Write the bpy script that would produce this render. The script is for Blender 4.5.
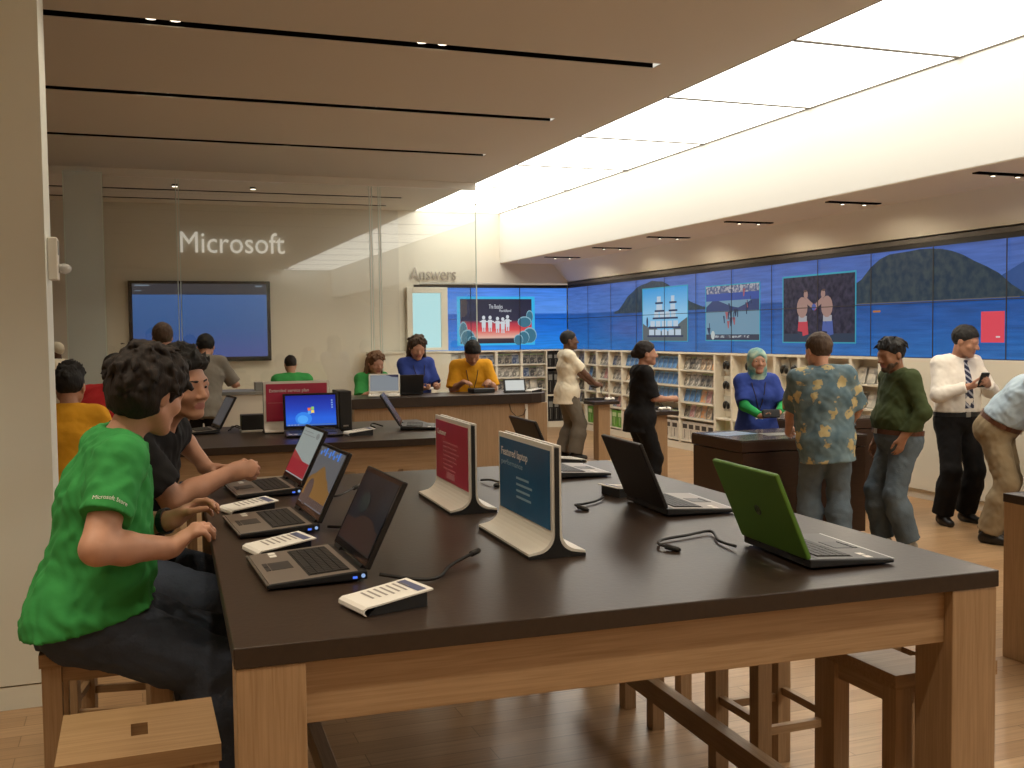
import bpy, bmesh, math, random
import numpy as np
from mathutils import Vector, Matrix
from mathutils.bvhtree import BVHTree

for _o in list(bpy.data.objects):
    bpy.data.objects.remove(_o)
SC = bpy.context.scene
COL = SC.collection
random.seed(7)
PI = math.pi

# ------------------------------------------------------------------ camera
_cr = Vector((0.93854931, -0.34494108, -0.01186741))      # camera right
_cu = Vector((0.02797485, 0.04175603, 0.99873612))        # camera up
_cf = Vector((0.34400958, 0.93769509, -0.04883976))       # camera forward
cam_data = bpy.data.cameras.new('camera')
cam_data.sensor_width = 36.0
cam_data.lens = 36.0 * 1033.0 / 1024.0
cam_data.clip_end = 200
cam = bpy.data.objects.new('camera', cam_data)
cam.matrix_world = Matrix(((_cr.x, _cu.x, -_cf.x, 0), (_cr.y, _cu.y, -_cf.y, 0), (_cr.z, _cu.z, -_cf.z, 1.72), (0, 0, 0, 1)))
COL.objects.link(cam)
SC.camera = cam

# ------------------------------------------------------------------ world, exposure
WORLD_STRENGTH = 0.8
LUMINOUS = 3.4           # the light ceiling
AISLE_W = 60.0          # each spot added under the soffit as warm fill
FRONT_W = 115.0          # unseen spots added as fill for the pillar and front
SPOT_W = 55.0            # each recessed spot
world = bpy.data.worlds.new('world')
SC.world = world
world.use_nodes = True
_bg = world.node_tree.nodes['Background']
_bg.inputs[0].default_value = (1.0, 0.93, 0.80, 1)
_bg.inputs[1].default_value = WORLD_STRENGTH
SC.view_settings.view_transform = 'Standard'
SC.view_settings.look = 'None'
SC.view_settings.exposure = 0.0
SC.view_settings.gamma = 1.0
SC.view_settings.use_curve_mapping = False

# ------------------------------------------------------------------ tagging helpers
def tag(o, label=None, cat=None, group=None, kind=None):
    if label: o['label'] = label
    if cat: o['category'] = cat
    if group: o['group'] = group
    if kind: o['kind'] = kind
    return o

def thing(name, label, cat, loc=(0, 0, 0), yaw=0.0, group=None):
    o = bpy.data.objects.new(name, None)
    o.empty_display_size = 0.1
    o.location = loc
    o.rotation_euler = (0, 0, yaw)
    COL.objects.link(o)
    return tag(o, label, cat, group)

def copy_tree(o, parent=None):
    c = o.copy()
    COL.objects.link(c)
    if parent is not None:
        c.parent = parent
    for ch in list(o.children):
        copy_tree(ch, c)
    return c

def link(name, me, mats, parent=None):
    o = bpy.data.objects.new(name, me)
    if not me.materials:
        for m in (mats if isinstance(mats, (list, tuple)) else [mats]):
            me.materials.append(m)
    COL.objects.link(o)
    if parent is not None:
        o.parent = parent
    return o

# ------------------------------------------------------------------ materials
def _nodes(name):
    m = bpy.data.materials.new(name)
    m.use_nodes = True
    nt = m.node_tree
    return m, nt, nt.nodes['Principled BSDF']

def mat(name, rgb, rough=0.6, metal=0.0, var=0.0, vscale=8.0, stretch=(1, 1, 1), bump=0.0, bscale=None, spec=0.5, coat=0.0, rgb2=None):
    m, nt, b = _nodes(name)
    b.inputs['Roughness'].default_value = rough
    b.inputs['Metallic'].default_value = metal
    b.inputs['Specular IOR Level'].default_value = spec
    b.inputs['Coat Weight'].default_value = coat
    b.inputs['Base Color'].default_value = (*rgb, 1)
    if var > 0 or rgb2 or bump > 0:
        tc = nt.nodes.new('ShaderNodeTexCoord')
        mp = nt.nodes.new('ShaderNodeMapping')
        mp.inputs['Scale'].default_value = stretch
        nz = nt.nodes.new('ShaderNodeTexNoise')
        nz.inputs['Scale'].default_value = vscale
        nz.inputs['Detail'].default_value = 4
        nt.links.new(tc.outputs['Object'], mp.inputs['Vector'])
        nt.links.new(mp.outputs[0], nz.inputs['Vector'])
        if var > 0 or rgb2:
            rp = nt.nodes.new('ShaderNodeValToRGB')
            rp.color_ramp.elements[0].position = 0.3
            rp.color_ramp.elements[1].position = 0.7
            c2 = rgb2 if rgb2 else tuple(min(1, c * (1 + var)) for c in rgb)
            c1 = rgb if rgb2 else tuple(c * (1 - var) for c in rgb)
            rp.color_ramp.elements[0].color = (*c1, 1)
            rp.color_ramp.elements[1].color = (*c2, 1)
            nt.links.new(nz.outputs[0], rp.inputs[0])
            nt.links.new(rp.outputs[0], b.inputs['Base Color'])
        if bump > 0:
            bp = nt.nodes.new('ShaderNodeBump')
            bp.inputs['Strength'].default_value = bump
            bp.inputs['Distance'].default_value = 0.01
            src = nz
            if bscale:
                src = nt.nodes.new('ShaderNodeTexNoise')
                src.inputs['Scale'].default_value = bscale
                nt.links.new(mp.outputs[0], src.inputs['Vector'])
            nt.links.new(src.outputs[0], bp.inputs['Height'])
            nt.links.new(bp.outputs[0], b.inputs['Normal'])
    return m

def emit(name, rgb, strength=1.0, base=0.02):
    m, nt, b = _nodes(name)
    b.inputs['Base Color'].default_value = (base, base, base, 1)
    b.inputs['Specular IOR Level'].default_value = 0.25
    b.inputs['Roughness'].default_value = 0.25
    b.inputs['Emission Color'].default_value = (*rgb, 1)
    b.inputs['Emission Strength'].default_value = strength
    return m

def emit_ramp(name, stops, axis=2, lo=0.0, hi=1.0, strength=1.0, noise=0.0, nscale=(1, 1, 1), nsc=6.0, rough=0.25):
    """A lit screen whose picture is a colour ramp along one axis of the object, rippled with noise."""
    m, nt, b = _nodes(name)
    b.inputs['Base Color'].default_value = (0.015, 0.015, 0.018, 1)
    b.inputs['Roughness'].default_value = rough
    tc = nt.nodes.new('ShaderNodeTexCoord')
    sx = nt.nodes.new('ShaderNodeSeparateXYZ')
    nt.links.new(tc.outputs['Object'], sx.inputs[0])
    mr = nt.nodes.new('ShaderNodeMapRange')
    mr.inputs['From Min'].default_value = lo
    mr.inputs['From Max'].default_value = hi
    nt.links.new(sx.outputs[axis], mr.inputs['Value'])
    val = mr.outputs[0]
    if noise > 0:
        mp = nt.nodes.new('ShaderNodeMapping')
        mp.inputs['Scale'].default_value = nscale
        nz = nt.nodes.new('ShaderNodeTexNoise')
        nz.inputs['Scale'].default_value = nsc
        nz.inputs['Detail'].default_value = 4
        nt.links.new(tc.outputs['Object'], mp.inputs['Vector'])
        nt.links.new(mp.outputs[0], nz.inputs['Vector'])
    rp = nt.nodes.new('ShaderNodeValToRGB')
    e = rp.color_ramp.elements
    while len(e) < len(stops): e.new(0.5)
    for k, (p, c) in enumerate(stops):
        e[k].position = p
        e[k].color = (*c, 1)
    nt.links.new(val, rp.inputs[0])
    out = rp.outputs[0]
    if noise > 0:
        mx = nt.nodes.new('ShaderNodeMix')
        mx.data_type = 'RGBA'
        mx.blend_type = 'MULTIPLY'
        mx.inputs[0].default_value = 1.0
        mr2 = nt.nodes.new('ShaderNodeMapRange')
        mr2.inputs['From Min'].default_value = 0.3
        mr2.inputs['From Max'].default_value = 0.7
        mr2.inputs['To Min'].default_value = 1 - noise
        mr2.inputs['To Max'].default_value = 1 + noise
        nt.links.new(nz.outputs[0], mr2.inputs['Value'])
        nt.links.new(out, mx.inputs[6])
        nt.links.new(mr2.outputs[0], mx.inputs[7])
        out = mx.outputs[2]
    nt.links.new(out, b.inputs['Emission Color'])
    b.inputs['Emission Strength'].default_value = strength
    return m

def wood(name, c1, c2, axis=0, rough=0.45, scale=1.0):
    m, nt, b = _nodes(name)
    tc = nt.nodes.new('ShaderNodeTexCoord')
    mp = nt.nodes.new('ShaderNodeMapping')
    s = [70.0 * scale] * 3
    s[axis] = 2.2 * scale
    mp.inputs['Scale'].default_value = s
    nz = nt.nodes.new('ShaderNodeTexNoise')
    nz.inputs['Scale'].default_value = 2.2
    nz.inputs['Detail'].default_value = 6
    nz.inputs['Distortion'].default_value = 0.6
    rp = nt.nodes.new('ShaderNodeValToRGB')
    rp.color_ramp.elements[0].position = 0.32
    rp.color_ramp.elements[1].position = 0.68
    rp.color_ramp.elements[0].color = (*c1, 1)
    rp.color_ramp.elements[1].color = (*c2, 1)
    nt.links.new(tc.outputs['Object'], mp.inputs['Vector'])
    nt.links.new(mp.outputs[0], nz.inputs['Vector'])
    nt.links.new(nz.outputs[0], rp.inputs[0])
    nt.links.new(rp.outputs[0], b.inputs['Base Color'])
    b.inputs['Roughness'].default_value = rough
    bp = nt.nodes.new('ShaderNodeBump')
    bp.inputs['Strength'].default_value = 0.08
    bp.inputs['Distance'].default_value = 0.003
    nt.links.new(nz.outputs[0], bp.inputs['Height'])
    nt.links.new(bp.outputs[0], b.inputs['Normal'])
    return m

def plank_floor(name):
    m, nt, b = _nodes(name)
    tc = nt.nodes.new('ShaderNodeTexCoord')
    br = nt.nodes.new('ShaderNodeTexBrick')
    br.offset = 0.37
    br.inputs['Color1'].default_value = (0.44, 0.275, 0.145, 1)
    br.inputs['Color2'].default_value = (0.345, 0.205, 0.10, 1)
    br.inputs['Mortar'].default_value = (0.20, 0.115, 0.05, 1)
    br.inputs['Scale'].default_value = 1.0
    br.inputs['Mortar Size'].default_value = 0.0022
    br.inputs['Brick Width'].default_value = 1.35
    br.inputs['Row Height'].default_value = 0.125
    nt.links.new(tc.outputs['Object'], br.inputs['Vector'])
    mp = nt.nodes.new('ShaderNodeMapping')
    mp.inputs['Scale'].default_value = (1.5, 30, 1)
    nz = nt.nodes.new('ShaderNodeTexNoise')
    nz.inputs['Scale'].default_value = 2.0
    nz.inputs['Detail'].default_value = 5
    nt.links.new(tc.outputs['Object'], mp.inputs['Vector'])
    nt.links.new(mp.outputs[0], nz.inputs['Vector'])
    mr = nt.nodes.new('ShaderNodeMapRange')
    mr.inputs['From Min'].default_value = 0.3
    mr.inputs['From Max'].default_value = 0.7
    mr.inputs['To Min'].default_value = 0.82
    mr.inputs['To Max'].default_value = 1.12
    nt.links.new(nz.outputs[0], mr.inputs['Value'])
    mx = nt.nodes.new('ShaderNodeMix')
    mx.data_type = 'RGBA'
    mx.blend_type = 'MULTIPLY'
    mx.inputs[0].default_value = 1.0
    nt.links.new(br.outputs[0], mx.inputs[6])
    nt.links.new(mr.outputs[0], mx.inputs[7])
    nt.links.new(mx.outputs[2], b.inputs['Base Color'])
    b.inputs['Roughness'].default_value = 0.33
    return m

def glass(name, tint=(0.93, 0.97, 0.95), refl=0.9):
    m = bpy.data.materials.new(name)
    m.use_nodes = True
    nt = m.node_tree
    nt.nodes.clear()
    out = nt.nodes.new('ShaderNodeOutputMaterial')
    tr = nt.nodes.new('ShaderNodeBsdfTransparent')
    tr.inputs[0].default_value = (*tint, 1)
    gl = nt.nodes.new('ShaderNodeBsdfGlossy')
    gl.inputs['Roughness'].default_value = 0.0
    gl.inputs[0].default_value = (refl, refl, refl, 1)
    fr = nt.nodes.new('ShaderNodeFresnel')
    fr.inputs['IOR'].default_value = 1.5
    mx = nt.nodes.new('ShaderNodeMixShader')
    nt.links.new(fr.outputs[0], mx.inputs[0])
    nt.links.new(tr.outputs[0], mx.inputs[1])
    nt.links.new(gl.outputs[0], mx.inputs[2])
    nt.links.new(mx.outputs[0], out.inputs[0])
    return m

def print_mat(name, base, c2, scale=40, strength=None, rough=0.35):
    """Printed or displayed picture: blotches of two or three colours."""
    m, nt, b = _nodes(name)
    tc = nt.nodes.new('ShaderNodeTexCoord')
    vo = nt.nodes.new('ShaderNodeTexVoronoi')
    vo.inputs['Scale'].default_value = scale
    rp = nt.nodes.new('ShaderNodeValToRGB')
    rp.color_ramp.interpolation = 'CONSTANT'
    e = rp.color_ramp.elements
    e[0].color = (*base, 1); e[0].position = 0
    e[1].color = (*c2, 1); e[1].position = 0.55
    e3 = e.new(0.8); e3.color = tuple(0.5 * (a + c) for a, c in zip(base, c2)) + (1,)
    sp = nt.nodes.new('ShaderNodeSeparateColor')
    nt.links.new(tc.outputs['Object'], vo.inputs['Vector'])
    nt.links.new(vo.outputs['Color'], sp.inputs[0])
    nt.links.new(sp.outputs[0], rp.inputs[0])
    b.inputs['Roughness'].default_value = rough
    if strength is None:
        nt.links.new(rp.outputs[0], b.inputs['Base Color'])
    else:
        b.inputs['Base Color'].default_value = (0.02, 0.02, 0.02, 1)
        nt.links.new(rp.outputs[0], b.inputs['Emission Color'])
        b.inputs['Emission Strength'].default_value = strength
    return m

def floral(name):
    m, nt, b = _nodes(name)
    tc = nt.nodes.new('ShaderNodeTexCoord')
    nz = nt.nodes.new('ShaderNodeTexNoise'); nz.inputs['Scale'].default_value = 9; nz.inputs['Detail'].default_value = 5
    rp = nt.nodes.new('ShaderNodeValToRGB')
    rp.color_ramp.elements[0].color = (0.075, 0.135, 0.17, 1); rp.color_ramp.elements[0].position = 0.35
    rp.color_ramp.elements[1].color = (0.16, 0.235, 0.26, 1); rp.color_ramp.elements[1].position = 0.65
    ds = nt.nodes.new('ShaderNodeTexNoise'); ds.inputs['Scale'].default_value = 22
    ad = nt.nodes.new('ShaderNodeMix'); ad.data_type = 'VECTOR'; ad.inputs[0].default_value = 0.10
    vo = nt.nodes.new('ShaderNodeTexVoronoi'); vo.inputs['Scale'].default_value = 9.5
    r2 = nt.nodes.new('ShaderNodeValToRGB')
    r2.color_ramp.elements[0].position = 0.30; r2.color_ramp.elements[0].color = (1, 1, 1, 1)
    r2.color_ramp.elements[1].position = 0.38; r2.color_ramp.elements[1].color = (0, 0, 0, 1)
    fl = nt.nodes.new('ShaderNodeMix'); fl.data_type = 'RGBA'
    fl.inputs[7].default_value = (0.50, 0.40, 0.19, 1)
    L = nt.links.new
    L(tc.outputs['Object'], nz.inputs['Vector']); L(nz.outputs[0], rp.inputs[0])
    L(tc.outputs['Object'], ds.inputs['Vector']); L(tc.outputs['Object'], ad.inputs[4]); L(ds.outputs['Color'], ad.inputs[5])
    L(ad.outputs[1], vo.inputs['Vector']); L(vo.outputs['Distance'], r2.inputs[0])
    L(r2.outputs[0], fl.inputs[0]); L(rp.outputs[0], fl.inputs[6]); L(fl.outputs[2], b.inputs['Base Color'])
    b.inputs['Roughness'].default_value = 0.8
    return m

M = {}
M['wall'] = mat('wall_paint', (0.80, 0.74, 0.62), 0.55)
M['pillar'] = mat('pillar_paint', (0.86, 0.88, 0.80), 0.55)
M['glossy_wall'] = mat('back_painted_glass', (0.71, 0.66, 0.56), 0.06, spec=0.5)
M['ceiling'] = mat('ceiling_paint', (0.74, 0.69, 0.60), 0.8)
M['soffit'] = mat('soffit_paint', (0.84, 0.81, 0.73), 0.6)
M['soffit_under'] = mat('soffit_underside', (0.86, 0.75, 0.56), 0.7)  # soffit paint tinted warmer to offset the screens' blue light
M['slot'] = mat('slot_black', (0.006, 0.005, 0.004), 0.95, spec=0.0)
M['luminous'] = emit('luminous_fabric', (1.0, 0.975, 0.89), LUMINOUS, 0.6)
M['lamp'] = emit('lamp_glow', (1.0, 0.86, 0.66), 3.0)
M['floor'] = plank_floor('oak_floor')
M['oak'] = wood('oak_x', (0.31, 0.19, 0.095), (0.41, 0.265, 0.145), 0)
M['oak_y'] = wood('oak_y', (0.31, 0.19, 0.095), (0.41, 0.265, 0.145), 1)
M['oak_z'] = wood('oak_z', (0.31, 0.19, 0.095), (0.41, 0.265, 0.145), 2)
M['seat_wood'] = wood('seat_oak', (0.27, 0.155, 0.07), (0.37, 0.23, 0.115), 0, scale=0.7)
M['dark_top'] = mat('dark_tabletop', (0.034, 0.021, 0.014), 0.36, var=0.12, vscale=60, bump=0.05, spec=0.38)
M['kiosk'] = wood('dark_walnut', (0.034, 0.015, 0.008), (0.052, 0.023, 0.012), 0, rough=0.4)
M['kiosk_top'] = mat('kiosk_top', (0.075, 0.06, 0.05), 0.22)
M['white'] = mat('white_lacquer', (0.76, 0.71, 0.60), 0.45)
M['white_sat'] = mat('white_plastic', (0.80, 0.76, 0.68), 0.35)
M['grey_top'] = mat('grey_worktop', (0.24, 0.24, 0.22), 0.4)
M['black'] = mat('black_plastic', (0.012, 0.012, 0.013), 0.4)
M['black_matte'] = mat('black_matte', (0.015, 0.013, 0.012), 0.7)
M['black_gloss'] = mat('black_gloss', (0.008, 0.008, 0.010), 0.12)
M['cable'] = mat('black_cable', (0.012, 0.010, 0.009), 0.55)
M['white_cable'] = mat('white_cable', (0.75, 0.70, 0.6), 0.5)
M['acrylic'] = mat('clear_acrylic_edge', (0.72, 0.74, 0.68), 0.12)
M['steel'] = mat('steel', (0.55, 0.54, 0.52), 0.3, 1.0)
M['deck'] = mat('bronze_palmrest', (0.30, 0.255, 0.22), 0.35, 0.55)
M['deck_dark'] = mat('dark_palmrest', (0.06, 0.055, 0.052), 0.4, 0.3)
M['keys'] = mat('key_caps', (0.018, 0.016, 0.015), 0.5)
M['green_lid'] = mat('green_lid', (0.085, 0.20, 0.022), 0.42)
M['dark_lid'] = mat('dark_lid', (0.014, 0.011, 0.010), 0.4)
M['sign_red'] = mat('sign_red', (0.48, 0.035, 0.085), 0.3, var=0.1, vscale=3)
M['sign_blue'] = mat('sign_blue', (0.018, 0.12, 0.26), 0.22, var=0.2, vscale=3)
M['sign_ink'] = mat('sign_ink', (0.75, 0.72, 0.70), 0.5)
M['sign_pale_red'] = mat('sign_pale_red_ink', (0.62, 0.22, 0.26), 0.5)
M['sign_pale_blue'] = mat('sign_pale_blue_ink', (0.26, 0.42, 0.55), 0.5)
M['paper'] = mat('paper', (0.80, 0.77, 0.71), 0.6)
M['ink'] = mat('grey_ink', (0.30, 0.27, 0.25), 0.7)
M['ink_blue'] = mat('blue_ink', (0.10, 0.11, 0.20), 0.6)
M['letters'] = emit('sign_letters', (0.9, 0.84, 0.74), 0.42, 0.8)  # slight glow added to brighten the letters
M['letters_grey'] = mat('grey_letters', (0.42, 0.36, 0.30), 0.4, 0.4)
M['led'] = emit('blue_led', (0.08, 0.2, 1.0), 1.0)
M['led_white'] = emit('pale_led', (0.4, 0.6, 1.0), 0.7)
# skin and hair
def skin(name, rgb): return mat(name, rgb, 0.5, var=0.08, vscale=18, spec=0.35)
M['skin_pink'] = skin('skin_pink', (0.58, 0.31, 0.205))
M['skin_tan'] = skin('skin_tan', (0.46, 0.235, 0.15))
M['skin_brown'] = skin('skin_brown', (0.30, 0.145, 0.08))
M['skin_dark'] = skin('skin_dark', (0.13, 0.065, 0.04))
M['lip'] = mat('lip', (0.36, 0.13, 0.10), 0.45)
M['eye_white'] = mat('eye_white', (0.34, 0.28, 0.25), 0.3)
M['iris'] = mat('iris', (0.03, 0.018, 0.012), 0.15)
def hairm(name, a, b): return mat(name, a, 0.75, vscale=3.5, stretch=(26, 26, 5), rgb2=b, bump=0.5)
M['hair_brown'] = hairm('hair_dark_brown', (0.007, 0.004, 0.003), (0.020, 0.011, 0.007))
M['hair_black'] = hairm('hair_black', (0.004, 0.0035, 0.0035), (0.010, 0.008, 0.007))
M['hair_auburn'] = hairm('hair_auburn', (0.10, 0.045, 0.02), (0.22, 0.115, 0.055))
M['hair_mid'] = hairm('hair_brown', (0.045, 0.025, 0.015), (0.10, 0.06, 0.035))
# cloth
def cloth(name, rgb, var=0.08): return mat(name, rgb, 0.85, var=var, vscale=7, bump=0.22, bscale=26, spec=0.25)
M['tee_green'] = cloth('green_tee', (0.045, 0.31, 0.075))
M['tee_black'] = cloth('black_tee', (0.010, 0.009, 0.009))
M['tee_yellow'] = cloth('yellow_tee', (0.72, 0.34, 0.018))
M['tee_red'] = cloth('red_tee', (0.50, 0.025, 0.03))
M['tee_blue'] = cloth('blue_tee', (0.035, 0.065, 0.30))
M['tee_white'] = cloth('white_tee', (0.74, 0.67, 0.52))
M['shirt_grey'] = cloth('grey_shirt', (0.20, 0.18, 0.15))
M['shirt_olive'] = cloth('olive_shirt', (0.050, 0.068, 0.024))
M['shirt_white'] = cloth('white_shirt', (0.84, 0.78, 0.70))
M['shirt_lightblue'] = cloth('pale_blue_shirt', (0.42, 0.52, 0.60))
M['shirt_floral'] = floral('floral_shirt')
M['sleeve_green'] = cloth('bright_green_sleeve', (0.03, 0.34, 0.09))
def jeans(name, rgb): return mat(name, rgb, 0.85, var=0.3, vscale=5, bump=0.25, bscale=90, spec=0.2)
M['jeans_dark'] = jeans('dark_jeans', (0.050, 0.062, 0.088))
M['jeans_mid'] = jeans('blue_jeans', (0.115, 0.15, 0.18))
M['khaki'] = cloth('khaki', (0.27, 0.20, 0.115))
M['grey_pants'] = cloth('grey_pants', (0.135, 0.115, 0.09))
M['black_pants'] = cloth('black_pants', (0.008, 0.007, 0.007))
M['leather'] = mat('brown_leather', (0.10, 0.035, 0.016), 0.4)
M['shoe_black'] = mat('black_shoe', (0.012, 0.010, 0.009), 0.35)
M['shoe_grey'] = mat('grey_trainer', (0.25, 0.24, 0.21), 0.6, vscale=30, rgb2=(0.4, 0.38, 0.33))
M['scarf'] = mat('teal_scarf', (0.06, 0.25, 0.27), 0.8, vscale=17, rgb2=(0.46, 0.55, 0.40))
M['strap'] = mat('dark_strap', (0.02, 0.012, 0.016), 0.6)
M['tie'] = None

def stripes(name, a, b, scale):
    m, nt, bs = _nodes(name)
    tc = nt.nodes.new('ShaderNodeTexCoord')
    wv = nt.nodes.new('ShaderNodeTexWave'); wv.bands_direction = 'DIAGONAL'; wv.inputs['Scale'].default_value = scale
    rp = nt.nodes.new('ShaderNodeValToRGB'); rp.color_ramp.interpolation = 'CONSTANT'
    rp.color_ramp.elements[0].color = (*a, 1); rp.color_ramp.elements[1].color = (*b, 1); rp.color_ramp.elements[1].position = 0.7
    nt.links.new(tc.outputs['Object'], wv.inputs['Vector']); nt.links.new(wv.outputs[0], rp.inputs[0]); nt.links.new(rp.outputs[0], bs.inputs['Base Color'])
    return m
M['tie'] = stripes('striped_tie', (0.012, 0.016, 0.05), (0.45, 0.45, 0.5), 9)

# ------------------------------------------------------------------ mesh builder
class MB:
    def __init__(s): s.v, s.f, s.m = [], [], []
    def add(s, verts, faces, mi=0):
        n = len(s.v)
        s.v += [tuple(p) for p in verts]
        s.f += [tuple(i + n for i in f) for f in faces]
        s.m += [mi] * len(faces)
        return s
    def box(s, lo, hi, mi=0, R=None, o=(0, 0, 0)):
        (x0, y0, z0), (x1, y1, z1) = lo, hi
        v = [Vector((x, y, z)) for z in (z0, z1) for y in (y0, y1) for x in (x0, x1)]
        if R is not None: v = [R @ p + Vector(o) for p in v]
        elif any(o): v = [p + Vector(o) for p in v]
        return s.add(v, [(0, 2, 3, 1), (4, 5, 7, 6), (0, 1, 5, 4), (2, 6, 7, 3), (0, 4, 6, 2), (1, 3, 7, 5)], mi)
    def prism(s, poly, a0, a1, axis=1, mi=0):
        """poly: list of 2-D points; extruded along axis (0: poly is yz, 1: xz, 2: xy)."""
        n = len(poly)
        def P(p, a): return (a, p[0], p[1]) if axis == 0 else ((p[0], a, p[1]) if axis == 1 else (p[0], p[1], a))
        v = [P(p, a0) for p in poly] + [P(p, a1) for p in poly]
        f = [tuple(range(n)), tuple(range(2 * n - 1, n - 1, -1))] + [(i, i + n, (i + 1) % n + n, (i + 1) % n) for i in range(n)]
        return s.add(v, f, mi)
    def tube(s, path, r, n=8, mi=0, closed=False):
        path = [Vector(p) for p in path]
        k = len(path)
        rs = r if isinstance(r, (list, tuple)) else [r] * k
        rings, up = [], Vector((0, 0, 1))
        prev = None
        for i, p in enumerate(path):
            a = path[max(i - 1, 0)] if not closed else path[i - 1]
            b = path[min(i + 1, k - 1)] if not closed else path[(i + 1) % k]
            t = (b - a).normalized()
            if prev is None:
                u = t.cross(up)
                if u.length < 1e-3: u = t.cross(Vector((1, 0, 0)))
            else:
                u = prev - t * prev.dot(t)
                if u.length < 1e-5: u = t.cross(up)
            u.normalize(); prev = u
            w = t.cross(u)
            rings.append([p + (u * math.cos(2 * PI * j / n) + w * math.sin(2 * PI * j / n)) * rs[i] for j in range(n)])
        v = [q for ring in rings for q in ring]
        f = []
        for i in range(k if closed else k - 1):
            i2 = (i + 1) % k
            for j in range(n):
                f.append((i * n + j, i * n + (j + 1) % n, i2 * n + (j + 1) % n, i2 * n + j))
        if not closed:
            f += [tuple(range(n - 1, -1, -1)), tuple((k - 1) * n + j for j in range(n))]
        return s.add(v, f, mi)
    def ball(s, c, r, mi=0, nu=12, nv=8):
        rx, ry, rz = r if isinstance(r, (list, tuple)) else (r, r, r)
        v = [(c[0], c[1], c[2] + rz)]
        for i in range(1, nv):
            th = PI * i / nv
            for j in range(nu):
                ph = 2 * PI * j / nu
                v.append((c[0] + rx * math.sin(th) * math.cos(ph), c[1] + ry * math.sin(th) * math.sin(ph), c[2] + rz * math.cos(th)))
        v.append((c[0], c[1], c[2] - rz))
        f = [(0, 1 + j, 1 + (j + 1) % nu) for j in range(nu)]
        for i in range(nv - 2):
            for j in range(nu):
                a = 1 + i * nu
                f.append((a + j, a + nu + j, a + nu + (j + 1) % nu, a + (j + 1) % nu))
        e = len(v) - 1
        a = 1 + (nv - 2) * nu
        f += [(e, a + (j + 1) % nu, a + j) for j in range(nu)]
        return s.add(v, f, mi)
    def quad(s, pts, mi=0): return s.add(pts, [tuple(range(len(pts)))], mi)
    def build(s, name, mats, parent=None, smooth=False, bevel=0.0, seg=2):
        me = bpy.data.meshes.new(name)
        me.from_pydata([tuple(p) for p in s.v], [], s.f)
        mats = mats if isinstance(mats, (list, tuple)) else [mats]
        for m in mats: me.materials.append(m)
        me.polygons.foreach_set('material_index', s.m)
        bm = bmesh.new(); bm.from_mesh(me)
        bmesh.ops.recalc_face_normals(bm, faces=bm.faces)
        bm.to_mesh(me); bm.free()
        if smooth: me.polygons.foreach_set('use_smooth', [True] * len(me.polygons))
        o = link(name, me, mats, parent)
        if bevel > 0:
            b = o.modifiers.new('bevel', 'BEVEL')
            b.width = bevel; b.segments = seg; b.limit_method = 'ANGLE'; b.harden_normals = False
        return o

def box_part(name, lo, hi, m, parent=None, bevel=0.0): return MB().box(lo, hi).build(name, m, parent, bevel=bevel)

def text_mesh(name, body, w, h, origin, ux, uy, depth, m, parent=None, bold=0.0):
    """Raised lettering: baseline starts at origin, runs along ux, grows along uy, w x h over the whole word."""
    cu = bpy.data.curves.new('lettering', 'FONT')
    cu.body = body
    cu.extrude = 0.5
    cu.offset = bold
    cu.resolution_u = 3
    to = bpy.data.objects.new('lettering', cu)
    COL.objects.link(to)
    dg = bpy.context.evaluated_depsgraph_get()
    me = bpy.data.meshes.new_from_object(to.evaluated_get(dg))
    bpy.data.objects.remove(to)
    me.name = name
    co = np.array([v.co[:] for v in me.vertices])
    x0, x1 = co[:, 0].min(), co[:, 0].max()
    y0, y1 = co[:, 1].min(), co[:, 1].max()
    y0 = 0.0 if '\n' not in body else y0
    ux, uy = Vector(ux).normalized(), Vector(uy).normalized()
    uz = ux.cross(uy)
    sx, sy = w / (x1 - x0), h / (y1 - y0)
    for v, c in zip(me.vertices, co):
        v.co = Vector(origin) + ux * ((c[0] - x0) * sx) + uy * ((c[1] - y0) * sy) + uz * (c[2] + 0.5) * depth
    me.materials.clear()
    return link(name, me, m, parent)

# ------------------------------------------------------------------ implicit surfaces for bodies and clothes
def _n(v):
    v = np.asarray(v, float)
    return v / (np.linalg.norm(v) + 1e-12)

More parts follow.
